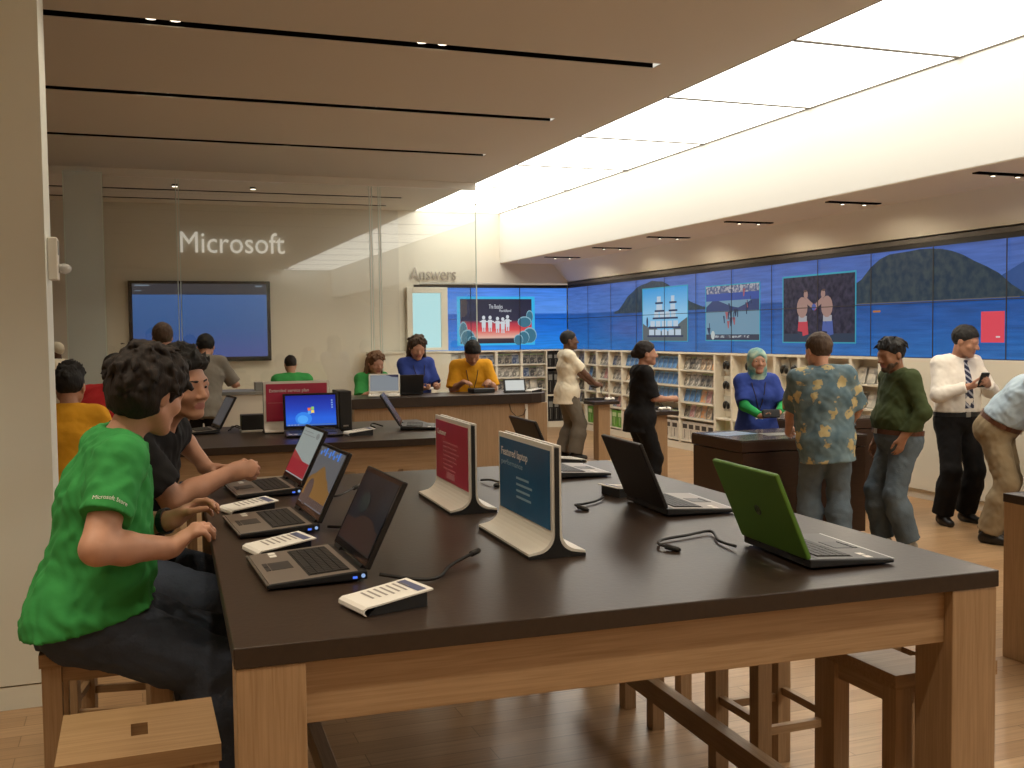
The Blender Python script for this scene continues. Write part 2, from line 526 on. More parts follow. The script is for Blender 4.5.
class SDF:
    def __init__(s): s.p = []
    def cone(s, a, b, ra, rb, k=0.03, u=None, sx=1.0, sy=1.0, flat=(False, False), op='u'):
        a, b = np.asarray(a, float), np.asarray(b, float)
        w = b - a
        L = np.linalg.norm(w)
        w = w / L if L > 1e-6 else np.array([0, 0, 1.0])
        u = np.array([1.0, 0, 0]) if u is None else np.asarray(u, float)
        u = u - w * (u @ w)
        if np.linalg.norm(u) < 1e-4: u = np.cross(w, [0, 1.0, 0.2])
        u = _n(u)
        s.p.append(('c', op, k, (a, w, max(L, 1e-6), u, np.cross(w, u), ra, rb, sx, sy, flat)))
        return s
    def ell(s, c, r, R=None, k=0.02, op='u'):
        s.p.append(('e', op, k, (np.asarray(c, float), np.asarray(r, float), np.eye(3) if R is None else np.asarray(R, float))))
        return s
    def plane(s, pt, nrm):      # keep the side the normal points away from
        s.p.append(('p', 'i', 0, (np.asarray(pt, float), _n(nrm))))
        return s
    def cut_box(s, c, half, yaw=0.0):
        s.p.append(('b', 's', 0, (np.asarray(c, float), np.asarray(half, float), math.cos(yaw), math.sin(yaw))))
        return s
    def wrinkle(s, amp, freq=22.0, axis=None, seed=0.0):
        s.p.append(('w', 'w', 0, (amp, freq, seed)))
        return s
    def bounds(s):
        lo, hi = np.full(3, 1e9), np.full(3, -1e9)
        for t, op, k, a in s.p:
            if op != 'u': continue
            l, h = s._bb(t, a)
            lo, hi = np.minimum(lo, l), np.maximum(hi, h)
        return lo, hi
    def _bb(s, t, a):
        if t == 'c':
            A, w, L, u, v, ra, rb, sx, sy, fl = a
            B = A + w * L
            m = max(ra, rb) * max(sx, sy, 1.0)
            return np.minimum(A, B) - m, np.maximum(A, B) + m
        c, r, R = a
        m = r.max()
        return c - m, c + m
    def grid(s, h):
        lo, hi = s.bounds()
        lo = lo - 3 * h - 0.01
        n = np.ceil((hi + 3 * h + 0.01 - lo) / h).astype(int) + 1
        D = np.full(n, 1.0, np.float32)
        ax = [(lo[i] + h * np.arange(n[i])).astype(np.float32) for i in range(3)]
        for t, op, k, a in s.p:
            if t in 'ce':
                l, hh = s._bb(t, a)
                pad = k + 2.5 * h
                i0 = np.clip(np.floor((l - pad - lo) / h).astype(int), 0, n - 1)
                i1 = np.clip(np.ceil((hh + pad - lo) / h).astype(int) + 1, 1, n)
                if (i1 <= i0).any(): continue
            else:
                i0, i1 = np.zeros(3, int), n
            sl = tuple(slice(i0[i], i1[i]) for i in range(3))
            X, Y, Z = ax[0][sl[0]][:, None, None], ax[1][sl[1]][None, :, None], ax[2][sl[2]][None, None, :]
            old = D[sl]
            if t == 'w':
                amp, f, sd = a
                q = np.sin(f * X + 1.7 * np.sin(0.6 * f * Z + sd) + sd) * np.sin(f * 1.13 * Y + 1.3 * np.sin(0.8 * f * X + 2 * sd)) * np.sin(f * 0.9 * Z + 1.9 * np.sin(0.5 * f * Y + sd) + 0.7)
                D[sl] = old + amp * q
                continue
            if t == 'b':
                C, hf, cy_, sy_ = a
                dx, dy = X - C[0], Y - C[1]
                qx, qy, qz = np.abs(dx * cy_ + dy * sy_) - hf[0], np.abs(-dx * sy_ + dy * cy_) - hf[1], np.abs(Z - C[2]) - hf[2]
                D[sl] = np.maximum(old, -np.maximum(np.maximum(qx, qy), qz))
                continue
            if t == 'p':
                P, N = a
                d = (X - P[0]) * N[0] + (Y - P[1]) * N[1] + (Z - P[2]) * N[2]
                D[sl] = np.maximum(old, d)
                continue
            if t == 'c':
                A, w, L, u, v, ra, rb, sx, sy, fl = a
                dx, dy, dz = X - np.float32(A[0]), Y - np.float32(A[1]), Z - np.float32(A[2])
                x = (dx * u[0] + dy * u[1] + dz * u[2]) / sx
                y = (dx * v[0] + dy * v[1] + dz * v[2]) / sy
                tt = dx * w[0] + dy * w[1] + dz * w[2]
                hh = np.clip(tt / L, 0, 1)
                d = np.sqrt(x * x + y * y + (tt - hh * L) ** 2) - (ra + (rb - ra) * hh)
                m = min(sx, sy, 1.0)
                d = d * m
                if fl[0]: d = np.maximum(d, -tt)
                if fl[1]: d = np.maximum(d, tt - L)
            else:
                c, r, R = a
                dx, dy, dz = X - np.float32(c[0]), Y - np.float32(c[1]), Z - np.float32(c[2])
                q = [(dx * R[i][0] + dy * R[i][1] + dz * R[i][2]) for i in range(3)]
                k0 = np.sqrt(sum((q[i] / r[i]) ** 2 for i in range(3)))
                k1 = np.sqrt(sum((q[i] / (r[i] * r[i])) ** 2 for i in range(3))) + 1e-9
                d = k0 * (k0 - 1.0) / k1
            if op == 'u':
                if k > 0:
                    hh = np.maximum(k - np.abs(old - d), 0) / k
                    D[sl] = np.minimum(old, d) - hh * hh * k * 0.25
                else:
                    D[sl] = np.minimum(old, d)
            elif op == 's':
                if k > 0:
                    hh = np.maximum(k - np.abs(old + d), 0) / k
                    D[sl] = np.maximum(old, -d) + hh * hh * k * 0.25
                else:
                    D[sl] = np.maximum(old, -d)
        return D, lo
    def mesh(s, name, h, m, parent=None, off=(0, 0, 0), region=None):
        D, lo = s.grid(h)
        S = D < 0
        c = S[:-1, :-1, :-1].astype(np.int8)
        for i, j, k in ((1, 0, 0), (0, 1, 0), (0, 0, 1), (1, 1, 0), (1, 0, 1), (0, 1, 1), (1, 1, 1)):
            c = c + S[i:S.shape[0] - 1 + i, j:S.shape[1] - 1 + j, k:S.shape[2] - 1 + k]
        act = (c > 0) & (c < 8)
        idx = np.argwhere(act)
        ids = np.full(act.shape, -1, np.int32)
        ids[act] = np.arange(len(idx))
        acc = np.zeros((len(idx), 3)); cnt = np.zeros(len(idx))
        I, J, K = idx.T
        for ax in range(3):
            for p in (0, 1):
                for q in (0, 1):
                    o = [0, 0, 0]
                    o[(ax + 1) % 3], o[(ax + 2) % 3] = p, q
                    o2 = list(o); o2[ax] = 1
                    v0 = D[I + o[0], J + o[1], K + o[2]]
                    v1 = D[I + o2[0], J + o2[1], K + o2[2]]
                    mk = (v0 < 0) != (v1 < 0)
                    t = np.where(mk, v0 / np.where(mk, v0 - v1, 1), 0)
                    pt = np.tile(np.array(o, float), (len(idx), 1))
                    pt[:, ax] += t
                    acc[mk] += pt[mk]; cnt[mk] += 1
        V = lo + h * (idx + acc / cnt[:, None]) + np.asarray(off)
        quads = []
        for ax in range(3):
            b, cx = (ax + 1) % 3, (ax + 2) % 3
            sh = [slice(None)] * 3; s0, s1 = list(sh), list(sh)
            s0[ax], s1[ax] = slice(0, -1), slice(1, None)
            A, B = S[tuple(s0)], S[tuple(s1)]
            e = np.argwhere(A != B)
            e = e[(e[:, b] > 0) & (e[:, cx] > 0) & (e[:, b] < act.shape[b]) & (e[:, cx] < act.shape[cx])]
            def cell(db, dc):
                q = e.copy(); q[:, b] += db; q[:, cx] += dc
                return ids[q[:, 0], q[:, 1], q[:, 2]]
            Q = np.stack([cell(-1, -1), cell(0, -1), cell(0, 0), cell(-1, 0)], 1)
            ins = S[e[:, 0], e[:, 1], e[:, 2]]
            Q[~ins] = Q[~ins][:, ::-1]
            quads.append(Q)
        Q = np.concatenate(quads)
        Q = Q[(Q >= 0).all(1)]
        me = bpy.data.meshes.new(name)
        me.vertices.add(len(V)); me.vertices.foreach_set('co', V.astype(np.float32).ravel())
        me.loops.add(Q.size); me.loops.foreach_set('vertex_index', Q.astype(np.int32).ravel())
        me.polygons.add(len(Q))
        me.polygons.foreach_set('loop_start', np.arange(0, Q.size, 4, dtype=np.int32))
        me.polygons.foreach_set('loop_total', np.full(len(Q), 4, np.int32))
        mats = m if isinstance(m, (list, tuple)) else [m]
        for q in mats: me.materials.append(q)
        me.update(calc_edges=True)
        me.validate()
        me.polygons.foreach_set('use_smooth', [True] * len(me.polygons))
        if region is not None:
            ctr = np.zeros(len(me.polygons) * 3); me.polygons.foreach_get('center', ctr)
            me.polygons.foreach_set('material_index', region(ctr.reshape(-1, 3) - np.asarray(off)).astype(np.int32))
        return link(name, me, mats, parent)

def ik(a, c, l1, l2, pole):
    a, c = np.asarray(a, float), np.asarray(c, float)
    d = c - a
    D = np.linalg.norm(d)
    mx = (l1 + l2) * 0.998
    if D > mx:
        c = a + d / D * mx; d = c - a; D = mx
    w = d / D
    x = (l1 * l1 - l2 * l2 + D * D) / (2 * D)
    hgt = math.sqrt(max(l1 * l1 - x * x, 0))
    p = np.asarray(pole, float); p = _n(p - w * (p @ w))
    return a + w * x + p * hgt, c

def rotv(v, axis, ang):
    v, axis = np.asarray(v, float), _n(axis)
    return v * math.cos(ang) + np.cross(axis, v) * math.sin(ang) + axis * (axis @ v) * (1 - math.cos(ang))

CURL = {'relaxed': (18, 28, 20), 'fist': (75, 95, 60), 'flat': (6, 8, 6), 'hold': (38, 48, 30), 'pinch': (30, 40, 25)}

def add_hand(S, w, d, n, side, s=1.0, pose='relaxed', fat=1.0):
    """Palm, four unequal jointed fingers and a thumb leaving the side of the palm. side: unit vector to the thumb."""
    w, d, n, t = map(lambda q: np.asarray(q, float), (w, d, n, side))
    S.cone(w - d * 0.02 * s, w + d * 0.035 * s, 0.026 * s * fat, 0.031 * s * fat, 0.02, u=t, sy=0.72)
    S.cone(w + d * 0.03 * s, w + d * 0.078 * s, 0.034 * s * fat, 0.036 * s * fat, 0.015, u=t, sy=0.40)
    a, b, c = (math.radians(x) for x in CURL[pose])
    for off, ln, dx in ((0.029, 0.074, 0.086), (0.010, 0.083, 0.092), (-0.010, 0.077, 0.089), (-0.028, 0.060, 0.080)):
        p = w + (d * dx + t * off) * s
        ax = np.cross(d, n)
        spread = d + t * off * 2.2
        q = _n(spread)
        r = 0.0092 * s * fat
        ang = 0
        for fr, dg, r2 in ((0.45, a, 0.95), (0.31, b, 0.9), (0.24, c, 0.8)):
            ang += dg
            dv = _n(rotv(q, ax, ang))
            p2 = p + dv * ln * fr * s
            S.cone(p, p2, r, r * r2, 0.006 * s)
            p, r = p2, r * r2
    base = w + (d * 0.022 + t * 0.024 + n * 0.008) * s
    td = _n(d * 0.72 + t * 0.62 + n * (0.25 if pose in ('flat', 'relaxed') else 0.55))
    p1 = base + td * 0.042 * s
    td2 = _n(d * 0.95 + t * (0.15 if pose != 'fist' else -0.5) + n * (0.25 if pose in ('flat', 'relaxed') else 0.5))
    p2 = p1 + td2 * 0.032 * s
    p3 = p2 + td2 * 0.024 * s
    S.cone(base, p1, 0.0150 * s * fat, 0.0115 * s * fat, 0.014 * s)
    S.cone(p1, p2, 0.0112 * s * fat, 0.0100 * s * fat, 0.005)
    S.cone(p2, p3, 0.0100 * s * fat, 0.0080 * s * fat, 0.005)

def person(label, base, yaw, h=1.75, pelvis=None, lean=0.0, lean2=None, side=0.0, twist=0.0, head=(0, 0, 0), feet=None, hands=None,
           shirt=None, pants=None, shoes='shoe_black', hair=None, skin_m='skin_tan', belly=0.0, female=False, res=0.012, hand_res=None,
           beard=None, lanyard=None, badge=False, group=None, knee_pole=None, wide=1.0, eyes=False, neck_fwd=0.0, knees_out=0.12, hs=1.13, cuts=()):
    """Base is the world point under the pelvis; all other points are (right, forward, up) in metres in the person's own frame."""
    s = h / 1.75
    R3, F3, U3 = np.array([math.sin(yaw), -math.cos(yaw), 0]), np.array([math.cos(yaw), math.sin(yaw), 0]), np.array([0, 0, 1.0])
    Lc = lambda q: R3 * q[0] + F3 * q[1] + U3 * q[2]
    Wd = lambda p: np.array([p[0] - base[0], p[1] - base[1], p[2]])        # a world point into the empty's frame
    root = thing('person', label, 'person', (base[0], base[1], 0.0), 0.0, group)
    out = {}
    P0 = Lc(pelvis) if pelvis is not None else Lc((0, 0, 0.925 * s))
    lean2 = lean if lean2 is None else lean2
    a1, a2, sd = math.radians(lean), math.radians(lean2), math.radians(side)
    T1 = _n(F3 * math.sin(a1) + U3 * math.cos(a1) + R3 * math.sin(sd))
    T2 = _n(F3 * math.sin(a2) + U3 * math.cos(a2) + R3 * math.sin(sd))
    tw = math.radians(twist)
    RS = _n(R3 * math.cos(tw) + F3 * math.sin(tw))                       # shoulder axis
    RS = _n(RS - T2 * (RS @ T2) + R3 * 0)
    FS = np.cross(T2, RS)                                                # chest forward
    FS = FS if FS @ F3 > 0 else -FS
    F1 = _n(F3 - T1 * (F3 @ T1))
    P1 = P0 + T1 * 0.15 * s
    P2 = P0 + T1 * 0.22 * s + T2 * 0.12 * s
    P3 = P2 + T2 * 0.205 * s                                             # base of the neck
    shw = (0.172 if not female else 0.150) * s * wide
    SHR = P2 + T2 * 0.150 * s + RS * shw - FS * 0.01
    SHL = P2 + T2 * 0.150 * s - RS * shw - FS * 0.01
    # head frame
    hy, hp, hr = (math.radians(x) for x in head)
    HF = _n(F3 * math.cos(hy) - R3 * math.sin(hy))                       # +yaw turns to the person's left
    HR = np.cross(HF, U3)
    HF = rotv(HF, HR, hp)                                                # +pitch looks up
    HU = np.cross(HR, HF)
    HR, HU = rotv(HR, HF, hr), rotv(HU, HF, hr)
    HC = P3 + T2 * 0.072 * s + F3 * (0.02 + neck_fwd) * s + (HU * 0.085 + HF * 0.02) * s
    hsz = hs * s
    Hm = lambda q: HC + (HR * q[0] + HF * q[1] + HU * q[2]) * hsz
    HB = np.array([HR, HF, HU])
    # ---------------- body
    B = SDF()
    wf = 0.92 if female else 1.0
    def torso(S, g, k=0.05, butt=True):
        bl = belly
        S.ell(P0 + T1 * 0.0, (0.162 * s * (1.03 if female else 1) + g, 0.112 * s + g, 0.12 * s + g), np.array([R3, F1, T1]), k)
        for sg in (-1, 1) if butt else ():
            S.ell(P0 + R3 * sg * 0.070 * s - F1 * 0.040 * s - T1 * 0.045 * s, (0.082 * s + g, 0.082 * s + g, 0.09 * s + g), None, k)
        S.cone(P0 + T1 * 0.03 * s + F1 * bl * 0.03, P1 + F1 * bl * 0.05, 0.118 * s * wf + g + bl * 0.03, 0.114 * s * wf + g + bl * 0.035, k, u=R3, sx=1.24 * wide, sy=0.84 + bl * 0.25)
        S.cone(P1 + F1 * bl * 0.04, P2, 0.114 * s * wf + g + bl * 0.03, 0.128 * s * wf + g, k, u=RS, sx=1.26 * wide, sy=0.82 + bl * 0.15)
        S.cone(P2, P2 + T2 * 0.11 * s, 0.126 * s * wf + g, 0.098 * s + g, k, u=RS, sx=1.32 * wide, sy=0.80)
        gs = min(g, 0.010 + 0.35 * g) if g else 0.0
        S.cone(SHL, SHR, 0.046 * s + gs, 0.046 * s + gs, k)
        S.cone(P3 - T2 * 0.045 * s, SHR + T2 * 0.006 * s, 0.05 * s + gs, 0.040 * s + gs, k)
        S.cone(P3 - T2 * 0.045 * s, SHL + T2 * 0.006 * s, 0.05 * s + gs, 0.040 * s + gs, k)
        if female:
            for sg in (-1, 1): S.ell(P2 + RS * sg * 0.07 * s + FS * 0.085 * s + T2 * 0.0, (0.062 * s + g * .5, 0.055 * s + g * .5, 0.062 * s + g * .5), None, 0.04)
    torso(B, 0.0)
    nk = Hm((0, -0.028, -0.065))
    B.cone(P3 - T2 * 0.03 * s, nk, 0.058 * s * wf, 0.053 * s * wf, 0.03)
    # head
    B.ell(Hm((0, -0.012, 0.028)), np.array([0.074, 0.094, 0.085]) * hsz, HB, 0.03)
    B.ell(Hm((0, 0.020, -0.030)), np.array([0.064, 0.070, 0.083]) * hsz, HB, 0.03)
    jw = 1.0 if not female else 0.86
    for sg in (-1, 1):
        B.cone(Hm((0.053 * sg * jw, 0.0, -0.058)), Hm((0.016 * sg, 0.062, -0.098)), 0.020 * hsz, 0.018 * hsz, 0.025)
        B.ell(Hm((0.040 * sg, 0.060, -0.034)), np.array([0.024, 0.022, 0.022]) * hsz, HB, 0.02)
        B.cone(Hm((0.046 * sg, 0.066, 0.020)), Hm((0.012 * sg, 0.081, 0.016)), 0.010 * hsz, 0.010 * hsz, 0.014)
        B.ell(Hm((0.077 * sg, -0.010, -0.012)), np.array([0.010, 0.019, 0.031]) * hsz, HB, 0.008)
    B.ell(Hm((0, 0.070, -0.097)), np.array([0.022, 0.019, 0.017]) * hsz, HB, 0.02)
    for sg in (-1, 1): B.ell(Hm((0.031 * sg, 0.099, -0.004)), np.array([0.018, 0.016, 0.012]) * hsz, HB, 0.014, op='s')
    for sg in (-1, 1): B.cone(Hm((0.046 * sg, 0.072, 0.004)), Hm((0.016 * sg, 0.079, 0.006)), 0.0110 * hsz, 0.0100 * hsz, 0.004)
    for sg in (-1, 1): B.cone(Hm((0.045 * sg, 0.071, -0.012)), Hm((0.017 * sg, 0.077, -0.011)), 0.0085 * hsz, 0.0080 * hsz, 0.004)
    B.cone(Hm((0, 0.082, 0.006)), Hm((0, 0.107, -0.034)), 0.008 * hsz, 0.0125 * hsz, 0.010)
    for sg in (-1, 1): B.ell(Hm((0.013 * sg, 0.096, -0.038)), np.array([0.009, 0.011, 0.008]) * hsz, HB, 0.006)
    B.cone(Hm((-0.020, 0.079, -0.064)), Hm((0.020, 0.079, -0.064)), 0.0075 * hsz, 0.0075 * hsz, 0.006, u=HF)
    B.cone(Hm((-0.018, 0.079, -0.075)), Hm((0.018, 0.079, -0.075)), 0.0085 * hsz, 0.0085 * hsz, 0.006, u=HF)
    B.ell(Hm((0, 0.066, -0.066)), np.array([0.027, 0.021, 0.02]) * hsz, HB, 0.012)
    # arms
    ua, fa = 0.285 * s, 0.255 * s
    hands = hands or {}
    arms = {}
    for nm, sg, SH in (('R', 1, SHR), ('L', -1, SHL)):
        hd = hands.get(nm, {})
        if 'world' in hd: tgt = Wd(hd['world'])
        else: tgt = Lc(hd['at']) if 'at' in hd else SH + np.array(Lc((0.06 * sg, 0.05, -0.52 * s)))
        pole = Lc(hd['pole']) if 'pole' in hd else Lc((0.45 * sg, -0.8, -0.5))
        EL, WR = ik(SH, tgt, ua, fa, pole)
        fd = _n(WR - EL)
        dv = _n(Lc(hd['d'])) if 'd' in hd else fd
        nv = Lc(hd['n']) if 'n' in hd else Lc((-sg, 0, 0))
        nv = _n(nv - dv * (nv @ dv))
        tv = np.cross(dv, nv) * sg
        fatA = hd.get('fat', 1.0) * wf * (0.94 if female else 1)
        B.cone(SH, EL, 0.050 * s * fatA, 0.041 * s * fatA, 0.03)
        B.cone(EL, EL + fd * 0.09 * s, 0.040 * s * fatA, 0.042 * s * fatA, 0.02)
        B.cone(EL + fd * 0.09 * s, WR, 0.042 * s * fatA, 0.027 * s * fatA, 0.02)
        add_hand(B, WR, dv, nv, tv, s * (0.93 if female else 1.0), hd.get('pose', 'relaxed'))
        arms[nm] = (SH, EL, WR, fd, dv, nv, tv)
    # legs
    tl, cl = 0.425 * s, 0.415 * s
    legs = {}
    feet = feet or {'R': (0.10, 0.02, 0), 'L': (-0.10, -0.02, 0)}
    for nm, sg in (('R', 1), ('L', -1)):
        ft = feet[nm]
        HP = P0 + R3 * sg * 0.088 * s - T1 * 0.035 * s
        if isinstance(ft, dict):
            AN = Wd(ft['world']) if 'world' in ft else Lc(ft['at'])
            ty = math.radians(ft.get('toe', 8 * sg * -1))
            pl = Lc(ft['pole']) if 'pole' in ft else Lc((knees_out * sg, 1, 0.25))
        else:
            AN = Lc((ft[0], ft[1], ft[2] + 0.085 * s)); ty = math.radians(-8 * sg); pl = Lc((knees_out * sg, 1, 0.25))
        KN, AN = ik(HP, AN, tl, cl, pl)
        TF = _n(F3 * math.cos(ty) - R3 * math.sin(ty))
        TR = np.cross(TF, U3)
        B.cone(HP, KN, 0.084 * s, 0.056 * s, 0.04)
        B.cone(KN, KN + (AN - KN) * 0.32 - TF * 0.012, 0.054 * s, 0.055 * s, 0.03)
        B.cone(KN + (AN - KN) * 0.32 - TF * 0.012, AN, 0.055 * s, 0.036 * s, 0.03)
        B.cone(AN - U3 * 0.045 * s - TF * 0.03 * s, AN - U3 * 0.055 * s + TF * 0.13 * s, 0.034 * s, 0.024 * s, 0.03, u=TR)
        legs[nm] = (HP, KN, AN, TF, TR)
    def lips(c):
        q = (c - HC) @ HB.T / hsz
        return ((np.abs(q[:, 0]) < 0.026) & (q[:, 1] > 0.073) & (q[:, 2] < -0.058) & (q[:, 2] > -0.083) & (np.hypot(q[:, 0] / 0.026, (q[:, 2] + 0.0695) / 0.0125) < 1)).astype(int)
    for cb in cuts: B.cut_box((cb[0][0] - base[0], cb[0][1] - base[1], cb[0][2]), cb[1], cb[2])
    out['body'] = B.mesh('body', res, [M[skin_m], M['lip']], root, region=lips)
    cres = max(res, 0.0075)
    # ---------------- eyes
    if eyes:
        for sg in (-1, 1):
            mb = MB()
            c = Hm((0.031 * sg, 0.0745, -0.001))
            mb.ball(c, 0.0118 * hsz, 0, 14, 10)
            c2 = c + HF * 0.0070 * hsz - HU * 0.0030 * hsz
            mb.ball(c2, 0.0063 * hsz, 1, 10, 8)
            mb.build('eye', [M['eye_white'], M['iris']], root, smooth=True)
    # ---------------- trousers
    if pants:
        g = 0.011 + pants.get('loose', 0.0)
        S = SDF()
        S.ell(P0, (0.164 * s + g, 0.114 * s + g, 0.12 * s + g), np.array([R3, F1, T1]), 0.05)
        for sg in (-1, 1):
            S.ell(P0 + R3 * sg * 0.070 * s - F1 * 0.040 * s - T1 * 0.045 * s, (0.082 * s + g,) * 3, None, 0.05)
        bl = belly
        S.cone(P0 + T1 * 0.03 * s + F1 * bl * 0.03, P1 + F1 * bl * 0.05, 0.118 * s * wf + g + bl * 0.03, 0.114 * s * wf + g + bl * 0.035, 0.05, u=R3, sx=1.24 * wide, sy=0.84 + bl * 0.25)
        for nm, sg in (('R', 1), ('L', -1)):
            HP, KN, AN, TF, TR = legs[nm]
            lo = pants.get('loose', 0.0)
            S.cone(HP, KN, 0.086 * s + g, 0.060 * s + g, 0.035)
            m1 = KN + (AN - KN) * 0.35
            S.cone(KN, m1, 0.060 * s + g, 0.056 * s + g + lo, 0.03)
            if pants.get('short') is None:
                S.cone(m1, AN + U3 * 0.008 + TF * 0.005, 0.056 * s + g + lo, 0.050 * s + g + lo, 0.03, flat=(False, True))
        wr = pants.get('wr', 0.006)
        S.wrinkle(wr * 0.4, 26.0, seed=pants.get('seed', 1.0)).wrinkle(wr * 0.42, 55.0, seed=pants.get('seed', 1.0) + 0.7)
        wz = pants.get('waist', 0.10)
        S.plane(P0 + T1 * wz * s, T1)
        for cb in cuts: S.cut_box((cb[0][0] - base[0], cb[0][1] - base[1], cb[0][2]), cb[1], cb[2])
        out['trousers'] = S.mesh('trousers', cres, M[pants['mat']], root)
    # ---------------- shoes
    if shoes:
        for nm in ('R', 'L'):
            HP, KN, AN, TF, TR = legs[nm]
            S = SDF()
            z0 = AN - U3 * 0.085 * s
            S.cone(AN - TF * 0.035 * s - U3 * 0.045 * s, AN + TF * 0.06 * s - U3 * 0.040 * s, 0.045 * s, 0.044 * s, 0.03, u=TR, sx=0.86)
            S.cone(AN + TF * 0.04 * s - U3 * 0.048 * s, AN + TF * 0.150 * s - U3 * 0.058 * s, 0.047 * s, 0.034 * s, 0.03, u=TR, sx=1.02)
            S.cone(AN - TF * 0.01 * s - U3 * 0.02 * s, AN + U3 * 0.015 * s, 0.043 * s, 0.042 * s, 0.02)
            S.plane(z0, -U3)
            S.plane(AN + U3 * 0.02 * s, U3)
            S.mesh('shoe', cres, M[shoes], root)
    # ---------------- shirt
    if shirt:
        g = 0.012 + shirt.get('loose', 0.0)
        S = SDF()
        torso(S, g, butt=bool(cuts))
        gp = max(g, (0.024 + pants.get('loose', 0)) if pants else 0)
        hem = shirt.get('hem', -0.10)
        if hem < -0.02:
            S.cone(P0 - T1 * 0.01 - F1 * 0.012, P0 + T1 * (hem - 0.03) - F1 * 0.016, 0.122 * s + gp, (0.142 if not cuts else 0.130) * s + gp, 0.05, u=R3, sx=1.16 * wide, sy=0.98)
            for sg in (-1, 1) if cuts else (): S.ell(P0 + R3 * sg * 0.070 * s - F1 * 0.040 * s - T1 * 0.045 * s, (0.084 * s + gp,) * 3, None, 0.05)
            S.ell(P0, (0.165 * s + gp, 0.116 * s + gp, 0.12 * s + gp), np.array([R3, F1, T1]), 0.05)

        for nm in 'RL' if cuts else '':
            HP, KN = legs[nm][0], legs[nm][1]
            S.cone(HP, HP + (KN - HP) * 0.35, 0.090 * s + gp, 0.080 * s + gp, 0.04)
        sl = shirt.get('sleeve', 0.62)
        for nm, sg in (('R', 1), ('L', -1)):
            SH, EL, WR, fd, dv, nv, tv = arms[nm]
            if sl <= 1.0:
                e = SH + (EL - SH) * sl
                gl = 0.010 + 0.55 * (g - 0.012)
                S.cone(SH, e, 0.052 * s * wf + gl, 0.050 * s * wf + gl + 0.010, 0.03, flat=(False, True))
            else:
                gl = 0.010 + 0.5 * (g - 0.012)
                S.cone(SH, EL, 0.052 * s * wf + gl, 0.045 * s * wf + gl, 0.03)
                e = EL + (WR - EL) * min(sl - 1.0, 1.0) * 0.98
                S.cone(EL, e, 0.045 * s * wf + gl, (0.045 - 0.015 * (sl - 1)) * s + gl, 0.025, flat=(False, True))
        wr = shirt.get('wr', 0.006)
        S.wrinkle(wr * 0.55, 27.0, seed=shirt.get('seed', 0.4)).wrinkle(wr * 0.42, 58.0, seed=shirt.get('seed', 0.4) + 1.3)
        S.plane(P0 + T1 * hem * s, -(T1 - F1 * shirt.get('tilt', 0.0)))
        S.cone(P3 - T2 * 0.01 * s + F3 * 0.012, P3 + T2 * 0.10 * s + F3 * 0.03, 0.062 * s, 0.075 * s, 0.012, op='s')
        for cb in cuts: S.cut_box((cb[0][0] - base[0], cb[0][1] - base[1], cb[0][2]), cb[1], cb[2])
        mats = [M[shirt['mat']]]
        out['shirt'] = S.mesh('shirt', cres, mats, root)
        if shirt.get('collar'):
            mb = MB()
            n = 20
            c0 = P3 - T2 * 0.022 * s + F3 * 0.008
            ring = []
            for (rr, zz) in ((0.074, -0.012), (0.071, 0.012), (0.064, 0.040), (0.072, 0.020), (0.082, -0.006)):
                ring.append([c0 + (RS * math.cos(t) * rr + FS * math.sin(t) * (rr + 0.004) + T2 * (zz - 0.018 * max(0, math.sin(t)))) * s for t in np.linspace(PI / 2 + 0.22, PI / 2 + 2 * PI - 0.22, n)])
            v = [p for r in ring for p in r]
            f = [(i * n + j, i * n + j + 1, (i + 1) * n + j + 1, (i + 1) * n + j) for i in range(4) for j in range(n - 1)]
            mb.add(v, f)
            co = mb.build('collar', M[shirt['mat']], root, smooth=True)
            sm = co.modifiers.new('thick', 'SOLIDIFY'); sm.thickness = 0.004
    # ---------------- hair, headwear, beard
    if hair:
        st = hair['style']
        mt = M[hair['mat']]
        hres = max(min(res, 0.008), 0.005)
        S = SDF()
        t = hair.get('t', 0.012)
        if st == 'scarf':
            S.ell(Hm((0, -0.012, 0.026)), np.array([0.088, 0.108, 0.098]) * hsz, HB, 0.03)
            S.ell(Hm((0, 0.002, -0.05)), np.array([0.080, 0.084, 0.078]) * hsz, HB, 0.03)
            S.cone(Hm((0, -0.01, -0.09)), P3 - T2 * 0.02 * s + FS * 0.02, 0.072 * hsz, 0.098 * s, 0.03, u=RS, sx=1.15, sy=0.85)
            S.wrinkle(0.007, 34.0, seed=2.0)
            S.ell(Hm((0, 0.108, -0.030)), np.array([0.055, 0.065, 0.082]) * hsz, HB, 0.012, op='s')
            out['hair'] = S.mesh('headscarf', hres, mt, root)
        else:
            S.ell(Hm((0, -0.014, 0.030)), np.array([0.074 + t, 0.094 + t, 0.085 + t]) * hsz, HB, 0.02)
            if st in ('fluffy',):
                S.ell(Hm((0, -0.035, -0.02)), np.array([0.080 + t * .6, 0.078 + t * .5, 0.075]) * hsz, HB, 0.03)
                S.ell(Hm((0.0, 0.045, 0.075)), np.array([0.062, 0.060, 0.042]) * hsz, HB, 0.03)
            if st == 'spiky':
                S.ell(Hm((0, 0.025, 0.088)), np.array([0.062, 0.060, 0.040]) * hsz, HB, 0.02)
            if st == 'pony':
                S.ell(Hm((0, -0.115, 0.0)), np.array([0.036, 0.036, 0.040]) * hsz, HB, 0.02)
            if st == 'long':
                for sg in (-1, 1):
                    S.cone(Hm((0.066 * sg, -0.028, 0.02)), Hm((0.092 * sg, -0.030, -0.17)), 0.032 * hsz, 0.030 * hsz, 0.02, u=HR, sx=0.7)
                S.cone(Hm((0, -0.06, 0.0)), Hm((0, -0.075, -0.20)), 0.075 * hsz, 0.06 * hsz, 0.04, u=HR, sx=1.1, sy=0.6)
